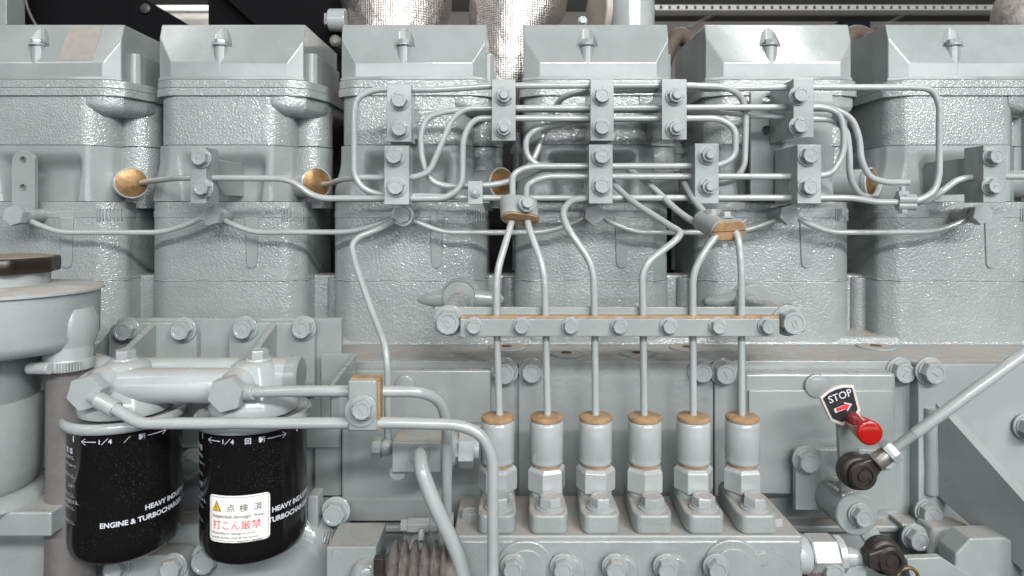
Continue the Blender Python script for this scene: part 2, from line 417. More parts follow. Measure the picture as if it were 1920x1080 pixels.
# ------------------------------------------------------------------ engine block
t = EB = thing('engine_block', 'grey textured engine block with dusty ledge running the full width behind the pipes', 'engine block', (0, 60, -640))
XC = [-876+346*i for i in range(6)]
def plan(l1, l0, r0, r1, cl, cr, back, dz=0): # left side, front left, front right, right side, chamfer depths
    return [(l1, back), (l1, cl), (l0, dz), (r0, dz), (r1, cr), (r1, back)]
bar0 = None
for i, x in enumerate(XC):
    if bar0 is None:
        m = MB(); m.xd(soft([(x+a, b) for a, b in plan(-158, -126, 106, 138, 24, 26, 200, -2)], 14), -262, -127.2)
        bar0 = part('cylinder_barrel', m, CAST, t, bevel=2, seg=3)
    else:
        o = bar0.copy(); COL.objects.link(o); o.location = bar0.location+V((346*i*S, 0, 0)); ORG[o] = ORG[bar0]
part('web_wall', MB().box(-1200, 1250, 72, 120, -262, -122), CAST, t, bevel=5, seg=3)
for i in range(5):
    x = XC[i]+173+8
    part('web_rib', MB().lathe((x, 74, -262), (0, 0, 1), [(18, 0), (17, 136)], 20), CAST, t, bevel=3)
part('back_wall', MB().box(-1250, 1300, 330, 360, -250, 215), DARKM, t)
part('ledge', MB().box(-1250, 1300, -128, 140, -272, -246), DUSTY, t, bevel=5, seg=3)
part('ledge_fillet', MB().poly([(-1250, -6, -246.5), (-1250, 80, -246.5), (-1250, 80, -226), (-1250, 4, -232)], (2550, 0, 0)), CAST, t, bevel=4)
part('crankcase_wall', MB().box(-1250, 1300, -122, -90, -760, -270), CASTS, t, bevel=1)
for (x, y) in ((950, 651), (1062, 663), (1195, 663), (1290, 652), (1642, 650)):
    dd = -245/((400-y))*F-F
    c = P(x, y, dd); c.z = -245.6
    part('ledge_pad', MB().lathe(c, (0, 0, 1), [(34, 0), (32, 2.5)], 6 if y > 660 else 28), DUSTY, t, bevel=.8)
    part('ledge_hole', MB().lathe(c+V((0, 0, 2.6)), (0, 0, 1), [(10, 0), (9, .8)], 18), HOLE, t)
for (px, py) in ((862, 556), (1405, 560)):       # bosses carrying the pipe bar
    c = P(px, py, 0)
    m = MB()
    m.lathe((c.x, 6, c.z), (0, -1, 0), [(42, 0), (36, 8), (31, 14), (30, 30)], 28)
    part('boss', m, CASTS, t, bevel=2)
    for sgn in (-1, 1):
        q = MB().lathe((c.x, -2, c.z-2), (sgn, .10, -.05), [(26, 0), (20, 25), (14, 55), (9, 78), (4, 84)], 28)
        part('boss_web', q, CASTS, t, bevel=3)
# lower crankcase floor shelf
part('lower_shelf', MB().box(-1250, 1300, -160, -110, -520, -508), DUSTY, t, bevel=4)
part('lower_wall', MB().box(-1250, 1300, -146, -110, -760, -519), CASTS, t)

# ------------------------------------------------------------------ cylinder heads and rocker covers
def make_head(x):
    t = thing('cylinder_head', 'h', 'cylinder head', (x, 60, -125), 'cylinder heads in a row')
    def pl(l1, l0, r0, r1, cl, cr, back, dz=0): return soft([(x+a, b) for a, b in plan(l1, l0, r0, r1, cl, cr, back, dz)], 13)
    def lip(o): return [(x-148-o, 240), (x-148-o, 18), (x-114-o, -4-o), (x+112+o, -4-o), (x+146+o, 12-o), (x+168+o, 70), (x+168+o, 240)]
    part('gasket_lip', MB().xd(soft(lip(-1.5), 9), 235.8, 250.5), CAST, t, bevel=1.0)
    part('top_flange', MB().xd(soft(lip(0), 9), 220, 235.2), CAST, t, bevel=1.6, seg=3)
    part('upper_casting', MB().xd(pl(-140, -111, 79, 109, 24, 30, 200), 128.2, 221), CAST, t, bevel=1.2, seg=3)
    rs = []
    for o_, z_ in ((0, 221.5), (0, 203), (1.5, 198), (5, 192.5), (11, 188), (20, 185.5), (34, 184.5)):
        rs.append([V(q) for q in ((x+77, 200, z_+(221.5-z_)*.34), (x+77, -.3+o_*.5, z_+(221.5-z_)*.34), (x+109-o_*.7, -.5+o_, z_), (x+139-o_, 16+o_*.8, z_), (x+163-o_, 72, z_), (x+163-o_, 200, z_))])
    part('port_overhang', MB().rings(rs), CAST, t, bevel=2.5, seg=3, ang=50)
    part('port_column', MB().lathe((x+128, 95, 132), (0, 0, 1), [(38, 0), (38, 80)], 40), CAST, t)
    part('lower_port_column', MB().lathe((x+128, 95, 10), (0, 0, 1), [(38.5, 0), (38.5, 120)], 40), CAST, t)
    # middle casting: a smooth scoop between the flanks, spreading into the shoulder below
    def sm(u, a_, b_): u = max(0, min(1, (u-a_)/(b_-a_))); return u*u*(3-2*u)
    m = MB(); cols = []
    NZ = 22
    xs_ = [-1]+[j/56 for j in range(57)]+[2]
    for u in xs_:
        col = []
        for j in range(NZ+1):
            z_ = 127.6-105*j/NZ; w = sm(z_, 95, 26) if False else sm(127-z_, 25, 100)
            l1, l0 = -142-14*w, -113-12*w; r0, r1 = 79, 111
            if u < 0: xx, dd = l1, 200
            elif u > 1: xx, dd = r1, 200
            else:
                xx = l1+(r1-l1)*u
                if xx < l0: dd = 22*(l0-xx)/(l0-l1)
                elif xx > r0: dd = 30*(xx-r0)/(r1-r0)
                else: dd = 0
                lw = -100+14*(127-z_)/105; rw = 76-15*(127-z_)/105
                dd += 26*sm(xx, lw, lw+20)*(1-sm(xx, rw-16, rw))*sm(118-z_, 0, 40)
            col.append(m.bm.verts.new((x+xx, dd, z_)))
        cols.append(col)
    for c_, d_ in zip(cols, cols[1:]):
        for j in range(NZ): m.bm.faces.new((c_[j], d_[j], d_[j+1], c_[j+1]))
    part('middle_casting', m, CASTS, t, ang=70)
    part('lower_casting', MB().xd(pl(-157, -126, 106, 137, 23, 26, 200, -1), -126.4, 21.5), CAST, t, bevel=2.2, seg=3)
    part('parting_band', MB().xd(pl(-157.8, -126.5, 106.5, 137.8, 22.4, 25.4, 190, -1.9), -8, 4), CASTS, t, bevel=.8)
    rb = [(x+30, -7), (x+56, -7), (x+53, -92)]+[(x+43+10*math.cos(a), -93+10*math.sin(a)) for a in [-math.pi*j/6 for j in range(1, 6)]]+[(x+33, -92)]
    part('moulded_rib', MB().xz(rb, -4.2, 6), CASTS, t, bevel=1.6)
    m = MB()
    for j in range(8):
        u = j/7; cx = x+99+u*32; cd = -2+max(0, u*32-7)*0.85
        m.box(cx-.9, cx+.9, cd-.9, cd+8, -14, 9)
    f = part('casting_fins', m, CASTS, t); f['kind'] = 'stuff'
    part('gasket', MB().xd(pl(-155.8, -125, 104.8, 135.8, 23, 26, 190, .3), -128, -125), CASTS, t)
    rj = random.Random(int(x)); bead = []
    pb = [V((p_[0], p_[1])) for p_ in plan(-157, -126, 106, 137, 23, 26, 120, -1)]
    for a_, b_ in zip(pb, pb[1:]):
        nn = max(2, int((b_-a_).length/9))
        for j in range(nn): q_ = a_.lerp(b_, j/nn); bead.append((x+q_.x, q_.y-.2, -126.3+rj.uniform(-1.3, 1.3)))
    part('sealant_bead', MB().tube(bead, 1.5, 3, 6), CASTS, t, ang=80)
    c = V((x+164, -2, 57)); ax = V((.62, -.78, 0)).normalized()
    n = part('injector_nozzle', MB().lathe(c-ax*70, ax, [(27, -20), (27, 62), (29, 63), (29.5, 71), (27, 72.5), (25.5, 70)], 32), PIPE, t, bevel=.5)
    part('masking_cap', MB().lathe(c, ax, [(27.4, -4), (27.4, 1.4), (25.5, 2.4)], 32), BRASS, n)
    return t
def make_cover(x):
    t = thing('rocker_cover', 'c', 'rocker cover', (x, 100, 251), 'rocker covers on the cylinder heads')
    pts = [(x-140, 245), (x-140, 16), (x-110, 0), (x+109, 0), (x+135, 14), (x+135, 245)]
    m = MB(); m.xd(pts, 251, 361); m.cut_plane((x, 0, 283), V((0, -78, 24)))
    cut = MB().lathe((x-20, -2, 315), (0, 0, 1), [(24, 0), (24, 80)], 40)
    part('cover_shell', m, PAINT, t, bevel=2.2, seg=4, ang=11, subtract=[cut])
    part('bolt_boss', MB().lathe((x-20, 14, 262), (0, 0, 1), [(14.2, 0), (14.2, 54)], 28), PAINT, t)
    bolt(t, (x-20, 9, 316), 11.5, 'hex', axis=(0, 0, 1), name='cover_bolt', rot=.5)
    part('base_rim', MB().xd([(x-142, 240), (x-142, 15), (x-111, -1.5), (x+110, -1.5), (x+137, 12), (x+137, 240)], 250.6, 257), PAINT, t, bevel=1.5)
    part('side_housing', MB().xd([(x+130, 45), (x+141, 45), (x+149, 52), (x+149, 215), (x+130, 215)], 250.7, 312), PAINT, t, bevel=3, seg=3)
    return t
h0 = make_head(XC[0]); c0 = make_cover(XC[0])
HL = ['first cylinder head from the left, with the two-hole tab in front', 'second cylinder head from the left, with one clamp block on its front',
      'third cylinder head from the left, ringed by the leftmost tall pipe loop', 'fourth cylinder head from the left, behind the middle clamp blocks',
      'fifth cylinder head from the left, behind the clamp block on a drilled stand', 'rightmost cylinder head, bare textured front beside the tall right pipe loop']
CL = ['first rocker cover from the left, with a tan masking patch', 'second rocker cover from the left, in front of the black frame',
      'third rocker cover from the left, under the wide foil-wrapped pipe', 'fourth rocker cover from the left, below the round-flanged pipe',
      'fifth rocker cover from the left, below the bright roof rail', 'rightmost rocker cover, next to the woven lagging']
heads = [h0]+[copy_tree(h0, None, V((346*i, 0, 0))) for i in range(1, 6)]
covers = [c0]+[copy_tree(c0, None, V((346*i, 0, 0))) for i in range(1, 6)]
for h, l in zip(heads, HL): h['label'] = 'grey textured '+l
for h, l in zip(covers, CL): h['label'] = 'grey painted '+l
def slope(z): return 24*(z-283)/78
def on_slope(px, z): return V(((px-960)*k(slope(z)), slope(z)-.5, z))
z0, z1 = 287, 358
part('tan_patch', MB().poly([on_slope(110, z0), on_slope(172, z0), on_slope(194, z1), on_slope(130, z1)], (0, 1.2, 0)), TAPE, covers[0])
for i in range(5):   # threaded studs between the heads
    x = XC[i]+196
    t = thing('head_stud', 'slim head stud standing in the gap right of %s' % HL[i].split(',')[0], 'stud', (x, 190, -122), 'head studs in the gaps')
    part('shank', MB().cyl((x, 190, -122), (x, 190, 150), 12, n=16), PAINT, t)
    part('thread', MB().cyl((x, 190, 150), (x, 190, 175), 9, n=12), PAINT, t, bevel=1)
    bolt(t, (x, 190, 128), 16, 'flat', axis=(0, 0, 1), name='nut')

# ------------------------------------------------------------------ injection pipes
TR = 5.4
def pipe(name, pts, r, label, cat='pipe', group=None, R=26, mat=None):
    return tag(part(name, MB().tube([P(*p) for p in pts], r, R), mat or PIPE, ang=60), label, cat, group)
D = -112
GP = 'fuel injection pipes'
pipe('injection_pipe', [(250, 346, 30), (280, 340, -10), (335, 333, D), (545, 335, D), (590, 372, D), (838, 372, D), (867, 348, D), (868, 258, D), (888, 222, D), (1348, 222, D), (1379, 240, D), (1379, 294, D), (1348, 311, D), (993, 312, D), (961, 325, D), (961, 380, -150), (962, 408, -205), (931, 512, -240), (931, 600, -240), (937, 795, -240)], TR,
     'grey fuel pipe from leftmost pump outlet to the brass plug of the first head', group=GP)
pipe('injection_pipe', [(596, 347, 26), (622, 344, -20), (640, 336, -75), (672, 333, D), (778, 333, D), (806, 322, D), (848, 222, D), (874, 203, D), (1545, 201, D), (1574, 212, D), (1583, 245, D), (1582, 290, D), (1560, 325, D), (1530, 331, D), (1022, 331, D), (988, 345, D), (986, 378, -160), (988, 418, -210), (1021, 508, -240), (1023, 600, -240), (1027, 795, -240)], TR,
     'grey fuel pipe from the second pump outlet, making an S-bend left of the upper clamps', group=GP)
pipe('injection_pipe', [(1117, 795, -240), (1115, 600, -240), (1113, 498, -240), (1062, 425, -225), (1054, 396, -190), (1072, 374, -140), (1110, 371, D-3), (1600, 371, D), (1640, 379, D), (1718, 379, D), (1752, 360, D), (1761, 330, D), (1762, 195, D), (1748, 167, D), (1715, 164, D), (1500, 164, D), (1300, 167, -94), (1105, 171, -92), (1060, 178, -72), (1040, 200, -42), (1022, 245, -42), (1000, 302, -55), (975, 328, -55), (955, 339, -30), (935, 342, 30)], TR,
     'grey fuel pipe from third pump outlet, making the tall rounded loop far right', group=GP)
pipe('injection_pipe', [(1208, 795, -240), (1206, 600, -240), (1204, 515, -240), (1216, 490, -238), (1268, 450, -225), (1278, 436, -215), (1262, 427, -200), (1185, 378, -135), (1150, 345, -92), (1120, 314, -92), (1012, 314, -92), (986, 292, -92), (986, 258, -92), (1010, 239, -92), (1100, 224, -92), (1240, 222, -92)], TR,
     'grey fuel pipe from the fourth pump outlet, kinked sharply to the left at mid height', group=GP)
pipe('injection_pipe', [(1300, 795, -240), (1299, 600, -240), (1299, 512, -240), (1322, 470, -238), (1350, 432, -228), (1322, 424, -195), (1300, 416, -170), (1268, 394, -140), (1240, 366, -110), (1212, 340, -88), (1180, 318, -70)], TR,
     'grey fuel pipe from the fifth pump outlet, bending right up to the tan-ended clamp', group=GP)
pipe('injection_pipe', [(1391, 795, -240), (1390, 600, -240), (1390, 490, -240), (1382, 432, -228), (1352, 420, -195), (1325, 404, -168), (1300, 374, -135), (1284, 345, -105), (1268, 318, -80)], TR,
     'grey fuel pipe from the sixth and rightmost pump outlet, rising straight to the tan-ended clamp', group=GP)
pipe('injection_pipe', [(1283, 338, 34), (1300, 343, -30), (1340, 345, -80), (1376, 340, -88), (1396, 312, -94), (1399, 215, -96), (1392, 182, -104), (1366, 164, D), (1290, 160, D), (925, 161, D), (830, 168, D), (700, 168, D), (668, 185, D), (664, 215, D), (664, 330, D), (682, 356, D), (720, 366, -102), (800, 368, -92), (905, 371, -92), (1100, 371, -92)], TR,
     'grey fuel pipe along the top clamps, turning down in the leftmost tall loop', group=GP)
pipe('injection_pipe', [(1100, 314, -92), (1015, 317, -88), (985, 329, -86), (945, 344, -86), (905, 348, -88), (832, 349, -90), (806, 338, -90), (791, 300, -90), (788, 252, -90), (800, 220, -90), (842, 207, -90), (925, 205, -92), (1300, 207, -92), (1500, 222, -96), (1562, 224, -98), (1588, 244, -98), (1593, 290, -98), (1593, 335, -95), (1612, 366, -80), (1640, 371, -40), (1650, 345, 20)], TR,
     'grey fuel pipe behind the others with a narrow upright loop left of the upper clamps', group=GP)
pipe('injection_pipe', [(1490, 203, -94), (1566, 204, -98), (1598, 222, -100), (1612, 260, -100), (1614, 300, -100), (1630, 333, -98), (1660, 342, -96), (1703, 342, -85)], TR,
     'grey fuel pipe curving down in front of the brass plug of the fifth cylinder head', group=GP)
pipe('injection_pipe', [(1960, 331, D), (1830, 331, D), (1795, 336, D), (1765, 360, D), (1742, 376, -100), (1716, 380, -92)], TR,
     'short grey fuel pipe passing the far right clamp block to the edge of the photo', group=GP)

# leak-off line with banjo bolts
GL = 'leak-off line sections under the heads'
LX = [30, 396, 752, 1114, 1478, 1838]; BX = [(22, 404), (393, 404), (752, 403), (1115, 402), (1482, 402), (1845, 402)]
names = ['first and second', 'second and third', 'third and fourth', 'fourth and fifth', 'fifth and sixth']
for i in range(5):
    a, b = LX[i], LX[i+1]
    dl = -42 if i < 2 else -46
    pipe('leak_off_pipe', [(a+12, 406, dl), (a+38, 420, dl), (a+80, 436, dl), (b-95, 435+random.random()*2, dl), (b-52, 424, dl), (b-12, 406, dl)], 5.0,
         'thin sagging return pipe between the %s big hex bolts from the left' % names[i], group=GL, R=30)
for i, (px, py) in enumerate(BX):
    f = P(px, py, -72)
    t = thing('banjo_bolt', 'large flat hex bolt joining return pipes, %s from the left' % ['first', 'second', 'third', 'fourth', 'fifth', 'sixth'][i], 'bolt', (f.x, -2, f.z), 'return line hex bolts')
    part('banjo_ring', MB().lathe((f.x, -36, f.z), (0, -1, 0), [(15, 0), (16.5, 2), (16.5, 16), (15, 18)], 28), PIPE, t)
    part('shank', MB().lathe((f.x, 2, f.z), (0, -1, 0), [(13, 0), (13, 40)], 24), PIPE, t)
    bolt(t, (f.x, -55, f.z), 19 if i != 2 else 16, 'plain', name='hex_head', stamp='7' if i == 2 else None, rot=.3)
    if i == 2:
        part('washer', MB().lathe((f.x, -54, f.z), (0, -1, 0), [(20, 0), (20, 3)], 28), PIPE, t)
pipe('return_pipe', [(748, 407, -46), (716, 427, -70), (672, 444, -92), (659, 460, -105), (668, 500, -125), (696, 580, -175), (722, 645, -225), (727, 690, -236), (727, 828, -236)], 5.4,
     'thin grey pipe slanting down from the third hex bolt to the fuel block', group=None, R=40)
part('pipe_sleeve', MB().tube([P(733, 416, -55), P(722, 423, -64)], 6.5), PIPE) if False else None

# ------------------------------------------------------------------ clamp blocks on the upper pipes
GC = 'pipe clamp blocks'
def clamp(x0, x1, y0, y1, bolts, depth, label, kind='hex', stamp='7', front=-140, br=15, stand=None):
    a = P(x0, y0, front); b = P(x1, y1, front)
    t = thing('pipe_clamp', label, 'pipe clamp', (a.x/2+b.x/2, front+20, b.z), GC)
    part('front_plate', MB().box(a.x, b.x, front, front+9, b.z, a.z), PAINT, t, bevel=1.1)
    part('clamp_jaw', MB().box(a.x+.5, b.x-.5, front+9.1, front+27, b.z+.7, a.z-.7), PAINT, t, bevel=.4)
    part('rear_jaw', MB().box(a.x+.4, b.x-.4, front+27.1, front+46, b.z+.5, a.z-.5), PAINT, t, bevel=.4)
    if depth > 50: part('spacer', MB().box(a.x+.8, b.x-.8, front+46.1, front+depth, b.z+1.2, a.z-1.2), PAINT, t, bevel=.6)
    part('support_bracket', MB().box(a.x+6, b.x-6, front+max(depth, 46)+.1, 30, b.z+16, a.z-16), PAINT, t, bevel=2)
    for (bx, by) in bolts: boltat(t, bx, by, front, br, kind, stamp=stamp)
    return t
clamp(725, 771, 157, 266, [(748, 187), (748, 241)], 46, 'upper clamp block, farthest left of the top row, over the third head')
clamp(922, 967, 148, 264, [(945, 178), (945, 240)], 82, 'upper clamp block with protruding studs, left of the foil gap', 'stud')
clamp(1107, 1151, 148, 264, [(1130, 178), (1130, 238)], 90, 'upper clamp block with plain bolts, on the fourth head, stacked above another')
clamp(1241, 1288, 148, 262, [(1269, 178), (1269, 240)], 72, 'upper clamp block with protruding studs, between the fourth and fifth heads', 'stud')
clamp(1488, 1526, 147, 258, [(1503, 177), (1503, 235)], 100, 'upper clamp block, rightmost of the top row, in front of the drilled stand')
clamp(357, 386, 275, 382, [(372, 296), (376, 352)], 48, 'lower clamp block alone on the second head', stamp='7')
clamp(720, 767, 273, 384, [(738, 292), (741, 350)], 46, 'lower clamp block on the third head, its bolts stamped 10', stamp='10', br=16)
clamp(1104, 1149, 271, 382, [(1130, 292), (1130, 348)], 80, 'lower clamp block on the fourth head, stacked under another', stamp='7', br=16)
clamp(1303, 1348, 269, 382, [(1331, 290), (1331, 350)], 36, 'lower clamp block with protruding studs, on the left of the fifth head', 'stud')
clamp(1495, 1540, 271, 382, [(1521, 291), (1521, 350)], 92, 'lower clamp block on the right of the fifth head, its bolts stamped 10', stamp='10', br=16)
clamp(1844, 1887, 272, 380, [(1870, 293), (1868, 349)], 44, 'clamp block farthest right of all, on the rightmost head', stamp='7')
# drilled stand behind the clamps of the fifth head
m = MB(); a = P(1407, 172, -32); b = P(1560, 372, -32)
cuts = [MB().lathe((P(hx, hy, -32).x, -60, P(hx, hy, -32).z), (0, 1, 0), [(9, 0), (9, 60)], 20) for hx, hy in ((1437, 189), (1437, 245))]
tag(part('drilled_stand', m.box(a.x, b.x, -34, -24, b.z, a.z), PAINT, bevel=1.2, subtract=cuts), 'flat upright stand plate with two holes behind the clamps of the fifth head', 'bracket')
# two-hole tab
a = P(23, 282, -26); b = P(66, 404, -26); w = (b.x-a.x)/2; cx = (a.x+b.x)/2
pts = [(a.x, b.z), (b.x, b.z)]+[(cx+w*math.cos(math.pi*j/12), a.z-w+w*math.sin(math.pi*j/12)) for j in range(13)]
cuts = [MB().lathe((cx, -60, P(0, yy, -26).z), (0, 1, 0), [(6.5, 0), (6.5, 60)], 24) for yy in (300, 352)]
tag(part('two_hole_tab', MB().xz(pts, -28, -18), PAINT, bevel=1.2, subtract=cuts), 'flat round-topped tab with two holes on the first head, far left', 'bracket')
# small pipe clips
t = thing('pipe_clip', 'small clip with stud and nut holding pipes under the third head brass plug', 'pipe clip', P(890, 382, -90), 'small pipe clips')
part('clip_plate', MB().rect(877, 905, 339, 383, -112, 6), PAINT, t, bevel=1)
part('clip_roll', MB().cyl(P(877, 372, -98), P(905, 372, -98), 9), PAINT, t)
part('clip_foot', MB().poly([P(905, 380, -96), P(918, 380, -96), P(924, 396, -20), P(910, 396, -20)], (0, 4, 2)), PAINT, t)
boltat(t, 891, 360, -112, 10, 'stud')
t = thing('pipe_clip', 'small two-part clip with upright bolt at the foot of the tall right loop', 'pipe clip', P(1697, 392, D), 'small pipe clips')
part('clip_upper', MB().cyl(P(1682, 374, D), P(1715, 374, D), 9.5), PAINT, t)
part('clip_lower', MB().cyl(P(1682, 386, D), P(1715, 386, D), 7.5), PAINT, t)
a = P(1692, 367, D); bolt(t, a, 10, 'flat', axis=(0, 0, 1)); part('stud_end', MB().cyl(a, a+V((0, 0, 16)), 5, n=12), BOLT, t)
a = P(1692, 393, D); bolt(t, a, 8, 'flat', axis=(0, 0, -1))
# shaped clamps with tan rubber
def oval(p0, p1, r, n=10):      # stadium outline around the segment p0-p1 in 2-D
    a = math.atan2(p1[1]-p0[1], p1[0]-p0[0]); out = []
    for i in range(n+1): t_ = a-math.pi/2+math.pi*i/n; out.append((p1[0]+r*math.cos(t_), p1[1]+r*math.sin(t_)))
    for i in range(n+1): t_ = a+math.pi/2+math.pi*i/n; out.append((p0[0]+r*math.cos(t_), p0[1]+r*math.sin(t_)))
    return out
def oval_clamp(pa, pb, ra, ext, label):
    """pa, pb: the two pipe points at the open end (units); ext: vector toward the closed end"""
    e = V(ext); ez = e.normalized(); ex = (pb-pa).normalized(); ex = (ex-ez*ex.dot(ez)).normalized(); ey = ez.cross(ex)
    L = (pb-pa).length; o = (pa+pb)/2
    t = thing('twin_pipe_clamp', label, 'pipe clamp', o, 'twin pipe clamps with tan rubber')
    def ring(r, h): return [o+ex*u+ey*v+ez*h for u, v in oval((-L/2, 0), (L/2, 0), r)]
    part('metal_shell', MB().rings([ring(ra-4.5, 0), ring(ra, 0), ring(ra, e.length), ring(ra-4, e.length+1)]), PAINT, t, bevel=1, ang=50)
    part('rubber_insert', MB().rings([ring(ra-2, -2.5), ring(ra-2.5, e.length+2)]), TAN, t, bevel=1, ang=50)
    part('rubber_split', MB().rings([[o+ex*u+ey*v+ez*-2.9 for u, v in ((-L/2-ra+1, -.6), (L/2+ra-1, -.6), (L/2+ra-1, .6), (-L/2-ra+1, .6))], [o+ex*u+ey*v+ez*1 for u, v in ((-L/2-ra+1, -.6), (L/2+ra-1, -.6), (L/2+ra-1, .6), (-L/2-ra+1, .6))]]), HOLE, t)
    return t, o, ex, ey, ez
t, o, ex, ey, ez = oval_clamp(P(961, 400, -206), P(989, 420, -210), 16.5, (-2, 20, 27), 'twin pipe clamp with tan rubber end on the two left risers')
bolt(t, P(987, 383, -222), 10, 'hex', axis=(.2, -.9, .3), stamp='7')
t, o, ex, ey, ez = oval_clamp(P(1351, 432, -229), P(1382, 433, -229), 17, (-14, 52, 16), 'long twin pipe clamp with two tan rubber ends on the two right risers')
for px, py, dd in ((1334, 405, -200), (1361, 410, -218)): bolt(t, P(px, py, dd), 9.5, 'hex', axis=(0, .1, 1))
for px, py, dd in ((1328, 455, -205), (1356, 460, -218)): bolt(t, P(px, py-3, dd), 7, 'flat', axis=(0, 0, -1))

# ------------------------------------------------------------------ pipe bar above the pump
t = thing('pipe_bar', 'long horizontal bar with seven bolts gripping the six risers', 'pipe clamp', P(1160, 635, -240))
part('front_plate', MB().rect(863, 1462, 598, 631, -262, 10), PAINT, t, bevel=1.2)
part('sealing_strip', MB().rect(864, 1461, 593, 629, -251.5, 18), TAN, t, bevel=.8)
part('back_plate', MB().rect(815, 1505, 576, 622, -233, 9), PAINT, t, bevel=1.2)
for i, px in enumerate((888, 978, 1071, 1163, 1257, 1350, 1443)): boltat(t, px, 614, -262, 14, 'hex', stamp='7')
for px in (840, 1487):
    boltat(t, px, 605, -233, 24, 'long', name='mounting_bolt', stamp='0')
    c = P(px, 604, -235)
    part('spacer_tube', MB().lathe((c.x, -223.5, c.z), (0, 1, 0), [(20, 0), (20, 190)], 28), CASTS, t)

# ------------------------------------------------------------------ crankcase covers
def panel(name, label, cat, x0, x1, y0, y1, d, th, mat=PAINT, group=None, bev=2):
    a = P(x0, y0, d); b = P(x1, y1, d)
    t = thing(name, label, cat, ((a.x+b.x)/2, d+th, b.z), group)
    part('cover_plate', MB().rect(x0, x1, y0, y1, d, th), mat, t, bevel=bev, seg=3)
    return t
GD = 'inspection covers on the crankcase'
t = panel('inspection_cover', 'grey inspection cover partly behind the fuel block, left of the risers', 'inspection cover', 560, 964, 677, 975, -134, 13, group=GD)
part('raised_panel', MB().rect(600, 920, 694, 795, -152, 18), PAINT, t, bevel=4, seg=3)
part('lower_panel', MB().rect(640, 905, 797, 978, -160, 26), PAINT, t, bevel=4, seg=3)
part('lower_step', MB().rect(640, 905, 935, 977, -163, 3.5), PAINT, t, bevel=1.2)
part('round_boss', MB().lathe(P(760, 722, -151), (0, -1, 0), [(17, 0), (17, 5), (15, 6)], 32), PAINT, t, bevel=.8)
for px, py in ((945, 701),): boltat(t, px, py, -134, 22, 'hex', stamp='7')
boltat(t, 892, 868, -134, 18, 'flat')
t = panel('wall_panel', 'flat grey wall panel behind the risers and pump sleeves', 'panel', 972, 1338, 677, 975, -130, 9, mat=CASTS)
for px in (997, 1318): boltat(t, px, 700, -130, 20, 'hex', stamp='7')
t = panel('inspection_cover', 'grey inspection cover behind the red stop lever', 'inspection cover', 1340, 1722, 677, 978, -134, 13, group=GD)
part('raised_panel', MB().rect(1397, 1681, 700, 930, -166, 32), PAINT, t, bevel=6, seg=3)
part('inner_panel', MB().rect(1404, 1674, 732, 926, -170, 5), PAINT, t, bevel=2, seg=3)
part('round_boss', MB().lathe(P(1528, 722, -165), (0, -1, 0), [(19, 0), (19, 7), (17, 8)], 32), PAINT, t, bevel=1)
for px, py in ((1362, 702), (1698, 700)): boltat(t, px, py, -134, 21, 'hex', stamp='7')
# small slotted plate behind the lever
t = thing('lever_plate', 'small square plate with one hex bolt behind the stop lever shaft', 'plate', P(1590, 957, -185))
part('plate', MB().rect(1492, 1689, 843, 957, -195, 12), PAINT, t, bevel=1.5)
boltat(t, 1520, 869, -195, 21, 'hex', rot=.5)
boltat(t, 1668, 868, -195, 15, 'flat', name='pin')

# ------------------------------------------------------------------ injection pump
t = PU = thing('injection_pump', 'grey fuel injection pump body with tan-stained top at the bottom centre', 'pump', (100, -250, -620))
zt = -449
part('pump_body', MB().box(-82, 405, -309, -180, -640, zt), DUSTY, t, bevel=3, seg=3)
part('front_casting', MB().box(-79, 402, -311.5, -300, -640, zt-6), PUMPC, t, bevel=3, seg=3)
for px, py in ((985, 1066), (1372, 1064)):
    c = P(px, py, -312)
    part('arched_rim', MB().xz(rrect(c.x-40, c.x+40, c.z-90, c.z+40, 38, 10, 't'), -316, -308), PUMPC, t, bevel=3, seg=3)
    part('arched_pad', MB().xz(rrect(c.x-29, c.x+29, c.z-90, c.z+29, 28.5, 10, 't'), -319, -312), PAINT, t, bevel=1.5)
part('round_button', MB().lathe(P(1428, 1046, -311), (0, -1, 0), [(10, 0), (9, 4)], 20), PUMPC, t, bevel=1)
for px in (962, 1057, 1156, 1254, 1349):
    part('bolt_boss', MB().lathe(P(px+8, 1068, -306), (0, -1, 0), [(26, 0), (22, 12)], 24), PUMPC, t, bevel=2)
    boltat(t, px, 1074, -319, 20, 'hex')
bolt(t, (-62, -255, zt), 13, 'flat', axis=(0, 0, 1), name='small_bolt')
bolt(t, (380, -272, zt), 13, 'flat', axis=(0, 0, 1), name='small_bolt')
GE = 'delivery valves on the pump'
SP = 73.4; VX = [-21.5+SP*i for i in range(6)]
